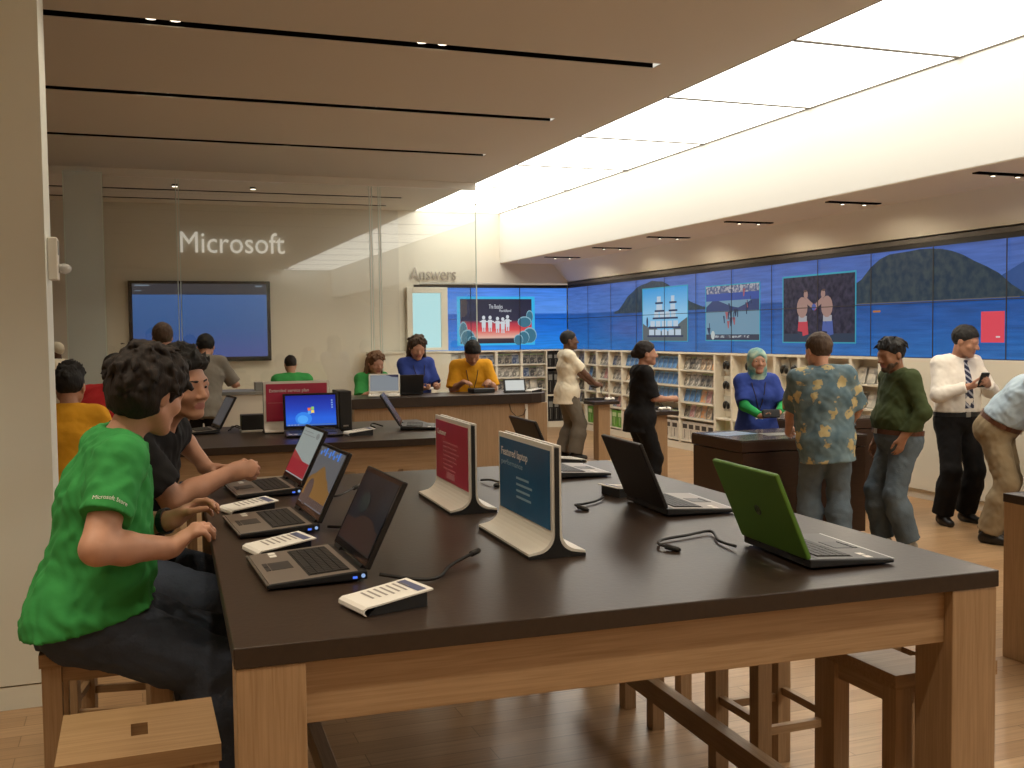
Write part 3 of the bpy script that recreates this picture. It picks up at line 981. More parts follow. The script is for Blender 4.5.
            if hair.get('locks'):
                rg = random.Random(5)
                for _i in range(hair['locks']):
                    th, ph = rg.uniform(-PI, PI), rg.uniform(0.05, 1.25 if st != 'fluffy' else 1.75)
                    dr = np.array([math.sin(th) * math.sin(ph), math.cos(th) * math.sin(ph), math.cos(ph)])
                    q0 = np.array([0, -0.014, 0.030]) + dr * np.array([0.074 + t, 0.094 + t, 0.085 + t]) * 0.96
                    dn = np.array([0, 0, -1.0]) - dr * (-dr[2]) + np.array([rg.uniform(-.5, .5), rg.uniform(-.3, .5), 0])
                    if st == 'spiky': dn = np.array([rg.uniform(-.4, .4), 0.5, 0.9]) if dr[1] > -0.3 else dn
                    dn = _n(dn)
                    ln = rg.uniform(0.03, 0.055) * (0.7 if st == 'spiky' else 1.0)
                    q1 = q0 + dn * ln * 0.6 + dr * 0.006
                    q2 = q0 + dn * ln * 1.2 + dr * rg.uniform(-0.006, 0.008)
                    S.cone(Hm(q0), Hm(q1), 0.0105 * hsz, 0.0085 * hsz, 0.008)
                    S.cone(Hm(q1), Hm(q2), 0.0085 * hsz, 0.0035 * hsz, 0.006)
            if hair.get('wr', 0.004) > 0:
                S.wrinkle(hair.get('wr', 0.004), 85.0, seed=3.1)
                S.wrinkle(hair.get('wr', 0.004) * 0.8, 48.0, seed=1.1)
            # face opening and hair line
            if st in ('long',):
                S.ell(Hm((0, 0.10, -0.055)), np.array([0.064, 0.090, 0.118]) * hsz, HB, 0.01, op='s')
            elif st == 'fluffy':
                nn = HU * 1.0 - HF * 0.82
                S.plane(Hm((0, 0, -0.050)), -nn)
                S.ell(Hm((0, 0.115, -0.030)), np.array([0.060, 0.062, 0.075]) * hsz, HB, 0.01, op='s')
                for sg in (-1, 1): S.ell(Hm((0.090 * sg, 0.004, -0.030)), np.array([0.03, 0.024, 0.032]) * hsz, HB, 0.01, op='s')
            else:
                nn = HU * 1.0 - HF * hair.get('slope', 0.80)
                S.plane(Hm((0, 0, hair.get('line', -0.012))), -nn)
                S.ell(Hm((0, 0.105, -0.012)), np.array([0.062, 0.055, 0.062]) * hsz, HB, 0.01, op='s')
                for sg in (-1, 1): S.ell(Hm((0.088 * sg, 0.0, -0.022)), np.array([0.028, 0.024, 0.034]) * hsz, HB, 0.008, op='s')
            if eyes:
                for sg in (-1, 1):
                    S.cone(Hm((0.044 * sg, 0.076, 0.020)), Hm((0.014 * sg, 0.0895, 0.0185)), 0.0045 * hsz, 0.0055 * hsz, 0.0)
            out['hair'] = S.mesh('hair', hres, mt, root)
            if st == 'cap':
                pass
    if beard:
        S = SDF()
        for sg in (-1, 1):
            S.cone(Hm((0.054 * sg, 0.010, -0.060)), Hm((0.018 * sg, 0.066, -0.098)), 0.019 * hsz, 0.020 * hsz, 0.02)
            S.ell(Hm((0.040 * sg, 0.052, -0.066)), np.array([0.022, 0.02, 0.022]) * hsz, HB, 0.02)
        S.ell(Hm((0, 0.072, -0.098)), np.array([0.025, 0.022, 0.020]) * hsz, HB, 0.02)
        S.cone(Hm((-0.020, 0.084, -0.053)), Hm((0.020, 0.084, -0.053)), 0.006 * hsz, 0.006 * hsz, 0.005)
        S.wrinkle(0.002, 90.0)
        S.ell(Hm((0, 0.094, -0.070)), np.array([0.021, 0.02, 0.009]) * hsz, HB, 0.004, op='s')
        S.mesh('beard', 0.006, M[beard], root)
    out.update(root=root, arms=arms, legs=legs, P0=P0, P1=P1, P2=P2, P3=P3, T1=T1, T2=T2, RS=RS, FS=FS, R3=R3, F3=F3, F1=F1, Hm=Hm, s=s, HC=HC, HB=HB, Lc=Lc, Wd=Wd, base=base)
    # ---------------- lanyard
    if lanyard and shirt:
        bv = bvh(out['shirt'])
        pts = []
        for x, z in ((-0.07, 0.145), (-0.062, 0.10), (-0.05, 0.04), (-0.03, -0.04), (-0.012, -0.11), (0, -0.15), (0.012, -0.11), (0.03, -0.04), (0.05, 0.04), (0.062, 0.10), (0.07, 0.145)):
            o = P2 + T2 * z * s + RS * x * s
            hit = bv.ray_cast(Vector(o + FS * 0.6), Vector(-FS))
            pts.append((np.array(hit[0]) if hit[0] is not None else o + FS * 0.1) + FS * 0.004)
        MB().tube(pts, 0.0045, 6).build('lanyard', M['strap'], root, smooth=True)
        if badge:
            c = pts[5] - T2 * 0.05 * s + FS * 0.008
            mb = MB()
            Rm = Matrix((RS, FS, T2)).transposed()
            mb.box((-0.032, -0.002, -0.045), (0.032, 0.002, 0.045), 0, R=Rm, o=c)
            mb.box((-0.016, 0.002, -0.022), (0.016, 0.003, 0.016), 1, R=Rm, o=c)
            mb.build('name_badge', [M['paper'], M['leather']], root)
    return out

def bvh(o):
    me = o.data
    return BVHTree.FromPolygons([v.co[:] for v in me.vertices], [tuple(p.vertices) for p in me.polygons])

def belt(P, m, z=0.085, w=0.018, t=0.026):
    """A leather belt with a buckle round the waist."""
    s, T1, R3, F1 = P['s'], P['T1'], P['R3'], P['F1']
    bv = bvh(P['trousers'])
    c = P['P0'] + T1 * z * s
    ring = []
    for a in np.linspace(0, 2 * PI, 28, endpoint=False):
        d = R3 * math.cos(a) + F1 * math.sin(a)
        hit = bv.ray_cast(Vector(c + d * 0.6), Vector(-d))
        p = np.array(hit[0]) if hit[0] is not None else c + d * 0.15
        ring.append((p, d))
    mb = MB()
    n = len(ring)
    v = []
    for p, d in ring:
        v += [p + d * 0.002 - T1 * w, p + d * 0.009 - T1 * w, p + d * 0.009 + T1 * w, p + d * 0.002 + T1 * w]
    f = []
    for i in range(n):
        j = (i + 1) % n
        for k in range(4):
            f.append((i * 4 + k, i * 4 + (k + 1) % 4, j * 4 + (k + 1) % 4, j * 4 + k))
    mb.add(v, f)
    o = mb.build('belt', m, P['root'], smooth=False)
    p, d = ring[n // 4]
    mb = MB()
    Rm = Matrix((R3, F1, T1)).transposed()
    mb.box((-0.022, 0.008, -0.020), (0.022, 0.014, 0.020), 0, R=Rm, o=p)
    mb.build('belt_buckle', M['steel'], o)

def wristband(P, nm, m, name='wristwatch'):
    SH, EL, WR, fd, dv, nv, tv = P['arms'][nm]
    c = WR - fd * 0.035
    bv = bvh(P['body'])
    u = _n(np.cross(fd, [0.3, 0.2, 0.9])); v = np.cross(fd, u)
    pts = []
    for a in np.linspace(0, 2 * PI, 18, endpoint=False):
        d = u * math.cos(a) + v * math.sin(a)
        hit = bv.ray_cast(Vector(c + d * 0.06), Vector(-d))
        pts.append((np.array(hit[0]) if hit[0] is not None else c + d * 0.028) + d * 0.004)
    mb = MB()
    n = len(pts)
    vv = []
    for p in pts:
        d = _n(p - c)
        vv += [p - fd * 0.010, p - fd * 0.010 + d * 0.006, p + fd * 0.010 + d * 0.006, p + fd * 0.010]
    ff = [(i * 4 + k, i * 4 + (k + 1) % 4, ((i + 1) % n) * 4 + (k + 1) % 4, ((i + 1) % n) * 4 + k) for i in range(n) for k in range(4)]
    mb.add(vv, ff)
    o = mb.build(name, m, P['root'])
    c2 = c - nv * 0.032
    MB().tube([c2 + nv * 0.006, c2 - nv * 0.004], 0.018, 14).build('watch_face', M['steel'], o)

# ================================================================== the room
def struct(name, o): return tag(o, kind='structure')
CEIL = 3.86
tag(box_part('floor', (-7, -6, -0.1), (8.2, 18.2, 0), M['floor']), kind='structure')
SLOTS = [-3.4, -1.2, 1.0, 3.15, 5.33, 7.52, 9.72, 11.86, 15.9, 16.93]
SW = 0.075
mb = MB()
xs0, xs1 = -3.2, 4.04
ys = [-6.0] + [q for s in SLOTS for q in (s - SW, s + SW)] + [17.5]
for i in range(0, len(ys), 2):
    mb.box((xs0, ys[i], CEIL), (xs1, ys[i + 1], CEIL + 0.006))
mb.box((-7, -6, CEIL), (xs0, 17.5, CEIL + 0.006)).box((xs1, -6, CEIL), (4.64, 17.5, CEIL + 0.006))
tag(mb.build('ceiling', M['ceiling']), kind='structure')
mb = MB()
for s in SLOTS:
    mb.box((xs0, s - SW - 0.02, CEIL + 0.14), (xs1, s + SW + 0.02, CEIL + 0.16))
    mb.box((xs0, s - SW - 0.02, CEIL + 0.0065), (xs1, s - SW, CEIL + 0.14)).box((xs0, s + SW, CEIL + 0.0065), (xs1, s + SW + 0.02, CEIL + 0.14))
tag(mb.build('trim_1', M['slot']), kind='structure')
# soffit and sloped fascia over the video wall
mb = MB()
mb.prism([(6.215, 2.98), (7.22, 2.98), (7.22, 4.1), (6.215, 4.1)], -6.0, 17.76, 1)
tag(mb.build('soffit', M['soffit']), kind='structure')
tag(box_part('soffit_underside', (6.22, -6.0, 2.972), (7.22, 17.75, 2.979), M['soffit_under']), kind='structure')
tag(MB().prism([(7.22, 2.98), (7.53, 2.655), (7.9, 2.655), (7.9, 2.98)], -6.0, 17.76, 1).build('fascia', M['soffit']), kind='structure')
mb = MB()
for y in (-1.0, 0.9, 2.8, 4.68, 6.57, 8.46, 10.3, 12.2, 13.92, 15.8):
    mb.box((6.40, y - 0.035, 2.960), (7.02, y + 0.035, 2.9719))
tag(mb.build('trim_2', M['slot']), kind='structure')
tag(box_part('wall_right', (7.79, -6, 0), (7.9, 17.9, 2.655), M['wall']), kind='structure')
tag(box_part('wall_back', (-7, 17.5, 0), (4.36, 17.6, CEIL), M['glossy_wall']), kind='structure')
tag(MB().box((4.36, 17.5, 2.62), (7.79, 17.6, 4.1)).box((4.36, 17.761, 0), (7.79, 17.86, 2.62)).box((4.36, 17.5, 0), (4.72, 17.76, 2.62)).build('wall_rear', M['wall']), kind='structure')
tag(MB().box((7.43, 2.0, 0.10), (7.78, 8.96, 1.42)).box((7.46, 2.0, 0), (7.78, 8.96, 0.088)).build('wall_panel', M['white']), kind='structure')
tag(box_part('added_front_wall', (-7, -6.2, 0), (7.9, -6.0, CEIL), M['wall']), kind='structure')  # unseen wall added to block reflections of the open front and bounce light
tag(box_part('wall_left', (-7.0, -6, 0), (-6.9, 17.5, CEIL), M['wall']), kind='structure')
tag(MB().box((-2.6, 5.235, 0.115), (-0.365, 5.62, CEIL)).box((-2.6, 5.24, 0), (-0.37, 5.62, 0.108)).build('pillar', M['pillar']), kind='structure')

# luminous ceiling
M['joint'] = mat('joint_grey', (0.16, 0.14, 0.11), 0.7)
lc = thing('luminous_ceiling', 'long glowing white ceiling light made of large fabric panels', 'ceiling light', (5.43, 7.5, CEIL))
MB().box((-0.785, -13.4, 0.03), (0.785, 10.0, 0.08)).box((-0.785, -13.4, 0.0), (-0.77, 10.0, 0.03)).box((0.775, -13.4, 0.0), (0.785, 10.0, 0.03)).build('frame', mat('light_frame', (0.30, 0.26, 0.20), 0.6), lc)
jy = [-5.9, -5.2, -3.2, -1.3, 0.66, 2.62, 4.58, 6.55, 8.48, 10.45, 12.42, 14.4, 16.4, 17.48]
for a, b in zip(jy[:-1], jy[1:]):
    if a > -5.8: box_part('joint_strip', (-0.768, a - 0.015 - 7.5, -0.006), (0.772, a + 0.015 - 7.5, 0.004), M['joint'], lc)
    box_part('light_panel', (-0.765, a + 0.012 - 7.5, 0.005), (0.770, b - 0.012 - 7.5, 0.022), M['luminous'], lc)

MB().box((-0.012, -13.4, -0.004), (0.012, 9.98, 0.003), o=(0.785, 0, 0)).build('edge_strip', M['joint'], lc)
# recessed spots in the ceiling slots
def downlight(x, y, label, energy=SPOT_W, real=True, group='paired spots in the ceiling slots', dz=0.12):
    t = thing('downlight', label, 'ceiling spot', (x, y, CEIL + dz), 0, group)
    MB().tube([(0, 0, 0.018), (0, 0, -0.05), (0, 0, -0.09)], [0.03, 0.042, 0.045], 12).build('housing', M['black'], t)
    MB().tube([(0, 0, -0.0905), (0, 0, -0.096)], 0.037, 12).build('lamp', M['lamp'], t)
    if real:
        l = bpy.data.lights.new('spot_light', 'SPOT')
        l.energy = energy; l.color = (1.0, 0.87, 0.67); l.spot_size = math.radians(100); l.spot_blend = 0.7; l.shadow_soft_size = 0.06
        lo = bpy.data.objects.new('spot_light', l); COL.objects.link(lo); lo.parent = t; lo.location = (0, 0, -0.11)
    return t
_ord = ['first', 'second', 'third', 'fourth', 'fifth', 'sixth', 'seventh', 'eighth', 'ninth', 'tenth', 'eleventh', 'twelfth', 'thirteenth', 'fourteenth']
for y, xs, nm in ((-3.4, (-2.2, 0.25, 2.15), None), (-1.2, (-2.2, 0.25, 2.15), None), (1.0, (-1.6, 0.25, 2.15), None), (3.15, (-2.0, -0.9, 0.25, 2.15), None), (5.33, (0.25, 2.15), None), (7.52, (0.18, 0.34, 2.08, 2.24), 'nearest'), (9.72, (0.17, 0.36, 2.1, 2.24), 'second'), (11.86, (0.19, 0.62, 1.68, 2.12, 3.29), 'third'), (15.9, (-0.4, 0.9, 2.2, 3.3), 'second last'), (16.93, (0.3, 2.8), 'last')):  # rows without a name are unseen spots added as fill light
    for k, x in enumerate(xs):
        if nm is None:
            downlight(x, y, 'unseen ceiling spot added to light the front', FRONT_W if y < 3 or x < 0 else SPOT_W, group='added spots lighting the front')
        else:
            downlight(x, y, 'small glowing spot, %s along the %s slot of the low ceiling' % (_ord[k], nm), real=(y < 16.5 and (k % 2 == 0 or y > 13)))  # second last row includes spots added to brighten the rear wall
for k, x in enumerate((0.62, 1.69)): downlight(x, 15.3, 'bright round ceiling spot behind the glass, %s of two' % ('left', 'right')[k], group='round spots behind the glass', dz=0.062)

for k, y in enumerate((2.8, 4.68, 6.57, 8.46, 10.3, 12.2, 13.92, 15.8)):  # made-up lamps, added to warm the fascia, soffit and shelves
    for x in (6.58, 6.84):
        t = thing('downlight', 'small spot added in the soffit slots to brighten the right hand aisle', 'ceiling spot', (x, y, 2.959), 0, 'added spots in the soffit slots')
        MB().tube([(0, 0, 0), (0, 0, -0.012)], 0.028, 10).build('housing', M['black'], t)
        MB().tube([(0, 0, -0.0125), (0, 0, -0.015)], 0.018, 10).build('lamp', M['lamp'], t)
        if x < 6.7:
            l = bpy.data.lights.new('spot_light', 'SPOT')
            l.energy = AISLE_W; l.color = (1.0, 0.85, 0.62); l.spot_size = math.radians(172); l.spot_blend = 0.5; l.shadow_soft_size = 0.06
            lo = bpy.data.objects.new('spot_light', l); COL.objects.link(lo); lo.parent = t; lo.location = (0.12, 0, -0.03)

# ------------------------------------------------------------------ video walls
VB, VT = 1.428, 2.535
VM = (VB + VT) / 2
sky = [(0.0, (0.014, 0.115, 0.36)), (0.30, (0.012, 0.082, 0.30)), (0.565, (0.012, 0.062, 0.24)), (0.585, (0.060, 0.135, 0.41)), (0.80, (0.055, 0.120, 0.37)), (1.0, (0.045, 0.100, 0.34))]
M['sea_right'] = emit_ramp('sea_picture', sky, 2, VB - 1.428, VT - 1.428, 1.0, 0.22, (0.6, 0.6, 9), 3.0)
sky2 = [(0.0, (0.012, 0.22, 0.72)), (0.30, (0.008, 0.15, 0.62)), (0.575, (0.004, 0.095, 0.46)), (0.60, (0.09, 0.27, 0.76)), (1.0, (0.05, 0.20, 0.70))]
M['sea_back'] = emit_ramp('sea_picture_bright', sky2, 2, VB - 1.428, VT - 1.428, 1.0, 0.18, (0.6, 0.6, 9), 3.0)
M['island'] = None
def emit_noise(name, a, b, scale, strength=1.0, stretch=(1, 1, 1)):
    m, nt, bs = _nodes(name)
    tc = nt.nodes.new('ShaderNodeTexCoord'); mp = nt.nodes.new('ShaderNodeMapping'); mp.inputs['Scale'].default_value = stretch
    nz = nt.nodes.new('ShaderNodeTexNoise'); nz.inputs['Scale'].default_value = scale; nz.inputs['Detail'].default_value = 5
    rp = nt.nodes.new('ShaderNodeValToRGB')
    rp.color_ramp.elements[0].position = 0.35; rp.color_ramp.elements[1].position = 0.65
    rp.color_ramp.elements[0].color = (*a, 1); rp.color_ramp.elements[1].color = (*b, 1)
    nt.links.new(tc.outputs['Object'], mp.inputs[0]); nt.links.new(mp.outputs[0], nz.inputs['Vector']); nt.links.new(nz.outputs[0], rp.inputs[0])
    nt.links.new(rp.outputs[0], bs.inputs['Emission Color'])
    bs.inputs['Emission Strength'].default_value = strength
    bs.inputs['Base Color'].default_value = (0.015, 0.015, 0.018, 1); bs.inputs['Roughness'].default_value = 0.25; bs.inputs['Specular IOR Level'].default_value = 0.25
    return m
M['island'] = emit_noise('island_picture', (0.010, 0.026, 0.050), (0.034, 0.052, 0.060), 11)
M['island_far'] = emit_noise('far_island_picture', (0.020, 0.060, 0.19), (0.03, 0.075, 0.22), 6)
E_ = {}
def E(rgb, s=1.0):
    k = (rgb, s)
    if k not in E_: E_[k] = emit('picture_tint', rgb, s)
    return E_[k]

class Screen:
    """Draws flat displayed pictures on a wall plane. Coordinates: along the wall, height above the screen bottom."""
    def __init__(s, put): s.put = put; s.parts = {}
    def poly(s, mb, mats, pts, m, lift):
        if m not in mats: mats.append(m)
        mb.quad([s.put(a, z, lift) for a, z in pts], mats.index(m))
    def picture(s, name, shapes, parent):
        mb, mats = MB(), []
        for k, (pts, m) in enumerate(shapes): s.poly(mb, mats, pts, m, (0.001 if name == 'displayed_island' else 0.004) + 0.0003 * k)
        return mb.build(name, mats, parent)
def rect(a0, z0, a1, z1): return [(a0, z0), (a1, z0), (a1, z1), (a0, z1)]
def disc(a, z, ra, rz, n=14): return [(a + ra * math.cos(2 * PI * i / n), z + rz * math.sin(2 * PI * i / n)) for i in range(n)]

# right wall: frame origin at (7.52, 17.48, VB); a = distance from the corner towards the camera
vr = thing('video_wall', 'long video wall along the right side showing blue sea and islands', 'video wall', (7.52, 17.48, VB))
H_ = VT - VB
PW = 0.9235
NR = 14
MB().box((0.02, -NR * PW - 0.02, -0.02), (0.06, 0.0, H_ + 0.05)).box((0.06, -NR * PW, -0.0), (0.25, 0, H_)).build('backing', M['black_matte'], vr)
MB().box((-0.004, -NR * PW - 0.02, H_ + 0.004), (0.02, 0, H_ + 0.052)).box((-0.004, -NR * PW - 0.02, -0.022), (0.02, 0, -0.003)).build('bezel', M['black_matte'], vr)
MB().box((0.0, -NR * PW - 0.02, H_ + 0.056), (0.03, 0, H_ + 0.10)).build('header_trim', mat('header_grey', (0.10, 0.09, 0.08), 0.7), vr)
for i in range(NR):
    for z0, z1 in ((0, VM - VB - 0.004), (VM - VB + 0.004, H_)):
        box_part('screen_panel', (0, -(i + 1) * PW + 0.005, z0), (0.018, -i * PW - 0.005, z1), M['sea_right'], vr)
def seam_mb(a0, a1, first, pitch, cnt, put):
    return None
RS_ = Screen(lambda a, z, l: (-l, -a, z))
def arc(a0, a1, base, hs):
    n = len(hs)
    return [(a0, base)] + [(a0 + (a1 - a0) * i / (n - 1), h) for i, h in enumerate(hs)] + [(a1, base)]
hz = 2.055 - VB
RS_.picture('displayed_island', [
    (arc(1.95, 4.95, hz - 0.03, [hz, hz + .03, hz + .13, hz + .24, hz + .30, hz + .37, hz + .40, hz + .42, hz + .45, hz + .43, hz + .42, hz + .37, hz + .30, hz + .24, hz + .15, hz + .09, hz + .05, hz + .01, hz]), M['island']),
], vr)
RS_.picture('displayed_island', [
    (arc(9.7, 13.4, hz - 0.02, [hz + .10, hz + .14, hz + .30, hz + .31, hz + .28, hz + .25, hz + .20, hz + .22, hz + .17, hz + .1, hz + .06]), M['island_far']),
    (arc(7.7, 10.35, hz - 0.055, [hz + .04, hz + .08, hz + .15, hz + .21, hz + .33, hz + .41, hz + .45, hz + .455, hz + .46, hz + .47, hz + .465, hz + .45, hz + .42, hz + .37, hz + .30, hz + .24, hz + .17, hz + .06, hz - .02]), M['island']),
    (rect(7.9, hz - 0.062, 10.3, hz - 0.052), E((0.16, 0.15, 0.15), 0.6)),
    (rect(8.33, hz - 0.155, 8.45, hz - 0.135), E((0.5, 0.2, 0.05), 0.7)),
], vr)
cy = E((0.03, 0.30, 0.42), 0.9)
# stacked block game
sh = [(rect(2.96, 0.145, 4.38, 0.965), cy), (rect(2.98, 0.155, 4.36, 0.95), emit_ramp('game_sky', [(0, (0.03, 0.30, 0.62)), (0.5, (0.22, 0.46, 0.66)), (1, (0.02, 0.26, 0.58))], 2, 0.15, 0.95)),
      (arc(2.98, 4.36, 0.155, [0.42, 0.36, 0.42, 0.30, 0.3, 0.3, 0.36, 0.44, 0.5]), E((0.085, 0.11, 0.12), 0.9))]
wh, dk = E((0.46, 0.56, 0.66), 0.9), E((0.02, 0.035, 0.09), 0.8)
for r_, (z, a0, a1, n) in enumerate(((0.24, 3.17, 4.2, 5), (0.37, 3.22, 4.12, 5), (0.51, 3.35, 4.05, 4), (0.62, 3.42, 3.64, 1), (0.62, 3.86, 4.04, 1), (0.74, 3.44, 3.60, 1), (0.74, 3.88, 4.02, 1))):
    sh.append((rect(a0 - 0.04, z - 0.028, a1 + 0.04, z), dk))
    w_ = (a1 - a0) / n
    for j in range(n):
        sh.append((rect(a0 + j * w_ + 0.015, z, a0 + (j + 1) * w_ - 0.025, z + 0.085), wh))
sh.append((disc(3.14, 0.44, 0.03, 0.08), dk))
RS_.picture('displayed_picture', sh, vr)
# field game with a crowd
sh = [(rect(4.86, 0.155, 6.2, 0.915), cy), (rect(4.88, 0.17, 6.18, 0.90), E((0.16, 0.30, 0.42), 0.8)), (rect(4.88, 0.80, 6.18, 0.90), print_mat('crowd_picture', (0.05, 0.08, 0.2), (0.4, 0.4, 0.45), 34, 0.8)),
      (rect(4.88, 0.70, 6.18, 0.80), E((0.03, 0.07, 0.30), 0.9)), (arc(4.88, 6.18, 0.56, [0.62, 0.70, 0.7, 0.66, 0.62, 0.6, 0.64, 0.7, 0.7]), E((0.025, 0.045, 0.14), 0.9)),
      (rect(4.88, 0.17, 6.18, 0.245), E((0.03, 0.04, 0.08), 0.8)), (rect(5.12, 0.20, 5.95, 0.232), print_mat('score_picture', (0.03, 0.04, 0.08), (0.4, 0.45, 0.5), 40, 0.8)), (disc(5.06, 0.235, 0.05, 0.06), E((0.45, 0.5, 0.5), 0.9))]
random.seed(3)
for k in range(22):
    a, z = random.choice(((5.0, .34), (5.42, .42), (5.5, .55), (5.85, .6), (5.62, .48), (5.9, .75))); a += random.uniform(-.12, .12); z += random.uniform(-.06, .06)
    sh.append(([(a, z - .05), (a + .02, z - .05), (a + random.uniform(-.03, .05), z + .05), (a + random.uniform(-.05, .0), z + .05)], dk if k % 4 else E((0.35, 0.1, 0.12), 0.8)))
RS_.picture('displayed_picture', sh, vr)
# boxing game: two plain fighters
sh = [(rect(6.68, 0.135, 8.06, 0.945), cy), (rect(6.70, 0.15, 8.04, 0.925), emit_noise('arena_picture', (0.010, 0.010, 0.022), (0.035, 0.032, 0.06), 14)), (rect(6.70, 0.15, 8.04, 0.25), E((0.018, 0.035, 0.07), 0.9))]
sk = E((0.36, 0.22, 0.19), 0.8); rd = E((0.46, 0.045, 0.07), 0.9); bl = E((0.06, 0.10, 0.32), 0.9)
for a, sg, tr in ((7.08, 1, rd), (7.55, -1, bl)):
    sh += [([(a - .09, .28), (a + .02, .27), (a + .03 * sg, .40), (a - .07, .42)], tr), ([(a + .01, .22), (a + .12, .24), (a + .10, .40), (a - .02, .42)], tr), (rect(a - .07, .39, a + .09, .46), E((0.5, 0.5, 0.55), 0.6)),
           (disc(a, .56, .105, .125), sk), (disc(a + .07 * sg, .71, .040, .050), sk), (disc(a + .06 * sg, .752, .034, .013), E((0.10, 0.06, 0.05), 0.8)), (rect(a + .0 * sg - .03, .60, a + .03, .68), sk), ([(a + .05 * sg, .62), (a + .22 * sg, .53), (a + .24 * sg, .58), (a + .08 * sg, .68)], sk), (disc(a + .24 * sg, .56, .04, .04), tr)]
RS_.picture('displayed_picture', sh, vr)
RS_.picture('displayed_picture', [(rect(9.85, 0.155, 10.13, 0.445), E((0.62, 0.055, 0.085), 1.0)), (rect(10.03, 0.20, 10.08, 0.215), E((0.8, 0.6, 0.6), 0.8))], vr)
mb = MB()
for i in range(1, NR): mb.box((-0.016, -i * PW - 0.006, 0), (-0.013, -i * PW + 0.006, H_))
mb.box((-0.016, -NR * PW, VM - VB - 0.004), (-0.013, 0, VM - VB + 0.004))
mb.build('panel_seams', M['black_matte'], vr)

# back wall section
vb = thing('video_wall', 'short bright blue video wall section on the rear wall, left of the corner', 'video wall', (7.51, 17.49, VB))
PB = 0.93
MB().box((-3 * PB - 0.03, 0.02, -0.02), (0, 0.06, H_ + 0.05)).build('backing', M['black_matte'], vb)
MB().box((-3 * PB - 0.10, -0.004, H_ + 0.004), (0, 0.012, H_ + 0.052)).box((-3 * PB - 0.03, -0.004, -0.022), (0, 0.012, -0.003)).build('bezel', M['black_matte'], vb)
for i in range(3):
    for z0, z1 in ((0, VM - VB - 0.004), (VM - VB + 0.004, H_)):
        box_part('screen_panel', (-(i + 1) * PB + 0.005, 0, z0), (-i * PB - 0.005, 0.018, z1), M['sea_back'], vb)
BS_ = Screen(lambda a, z, l: (-a, -l, z))
a0, a1 = 0.70, 2.055
sh = [(rect(a0 - .06, 0.085, a1 + .06, 0.955), E((0.03, 0.42, 0.75), 1.0)), (rect(a0, 0.12, a1, 0.91), emit_ramp('concert_picture', [(0, (0.02, 0.01, 0.015)), (0.10, (0.03, 0.02, 0.03)), (0.13, (0.70, 0.42, 0.33)), (0.30, (0.62, 0.06, 0.06)), (0.44, (0.40, 0.03, 0.05)), (0.52, (0.022, 0.02, 0.045)), (1, (0.012, 0.012, 0.03))], 2, 0.12, 0.91))]
ww = E((0.62, 0.66, 0.70), 0.9); tl = E((0.04, 0.16, 0.24), 0.9); tl2 = E((0.25, 0.45, 0.55), 0.9)
for (a, z, r1, r2) in ((2.0, .34, .07, .16), (1.92, .22, .12, .14), (1.83, .17, .08, .08), (.74, .60, .06, .1), (.84, .50, .12, .09), (.74, .26, .12, .13), (.86, .22, .10, .11), (.96, .18, .08, .09)):
    sh += [(disc(a, z, r1 * 1.12, r2 * 1.1), tl2), (disc(a, z - .01, r1, r2), tl)]
for a, z in ((1.62, .46), (1.50, .46), (1.36, .44), (1.26, .43), (1.17, .47)):
    sh += [(disc(a, z + .12, .03, .035), ww), ([(a - .04, z + .08), (a + .04, z + .08), (a + .035, z - .06), (a - .035, z - .06)], ww), (rect(a - .075, z + .04, a + .075, z + .06), ww), (rect(a - .03, z - .13, a - .008, z - .05), ww), (rect(a + .008, z - .13, a + .03, z - .05), ww)]
BS_.picture('displayed_picture', sh, vb)
text_mesh('displayed_text', 'The Beatles', 0.26, 0.075, (-1.52, -0.012, 0.74), (1, 0, 0), (0, 0, 1), 0.001, ww, vb)
text_mesh('displayed_text', 'RockBand', 0.22, 0.045, (-1.32, -0.012, 0.68), (1, 0, 0), (0, 0, 1), 0.001, ww, vb)
mb = MB()
for i in range(1, 3): mb.box((-i * PB - 0.006, -0.018, 0), (-i * PB + 0.006, -0.015, H_))
mb.build('panel_seams', M['black_matte'], vb)

# ------------------------------------------------------------------ signs and screen on the rear wall
w1 = text_mesh('wall_sign', 'Microsoft', 1.65, 0.335, (0.765, 17.47, 3.085), (1, 0, 0), (0, 0, 1), 0.03, M['letters'])
tag(w1, 'large raised pale lettering on the rear wall above the big blue screen', 'sign')
w2 = text_mesh('wall_sign', 'Answers', 0.82, 0.21, (4.555, 17.47, 2.675), (1, 0, 0), (0, 0, 1), 0.03, M['letters_grey'])
tag(w2, 'small grey wall lettering reading Answers beside the video wall', 'sign')
tv = thing('wall_screen', 'very large dark framed flat screen showing plain blue, below the large pale lettering', 'screen', (1.06, 17.5, 1.98))
MB().box((-1.10, -0.08, -0.66), (1.10, -0.005, 0.645)).build('bezel', M['black_gloss'], tv, bevel=0.008)
M['tv_blue'] = emit_ramp('blue_desktop', [(0, (0.055, 0.085, 0.30)), (0.5, (0.028, 0.105, 0.31)), (1, (0.045, 0.13, 0.36))], 2, -0.58, 0.42, 0.85)
MB().box((-1.04, -0.084, -0.585), (1.04, -0.0805, 0.425)).build('screen', M['tv_blue'], tv)
MB().box((-1.04, -0.084, 0.43), (1.04, -0.0805, 0.60)).box((-1.0, -0.086, 0.56), (-0.78, -0.0842, 0.58), 1).box((-1.0, -0.086, 0.48), (-0.9, -0.0842, 0.495), 1).box((0.86, -0.086, 0.55), (0.97, -0.0842, 0.575), 1).build('menu_bar', [E((0.035, 0.035, 0.045), 1.0), E((0.22, 0.28, 0.36), 0.8)], tv)
ap = thing('answers_panel', 'pale lit window panel in a wide cream frame under the Answers lettering', 'lit panel', (4.83, 17.45, 1.44))
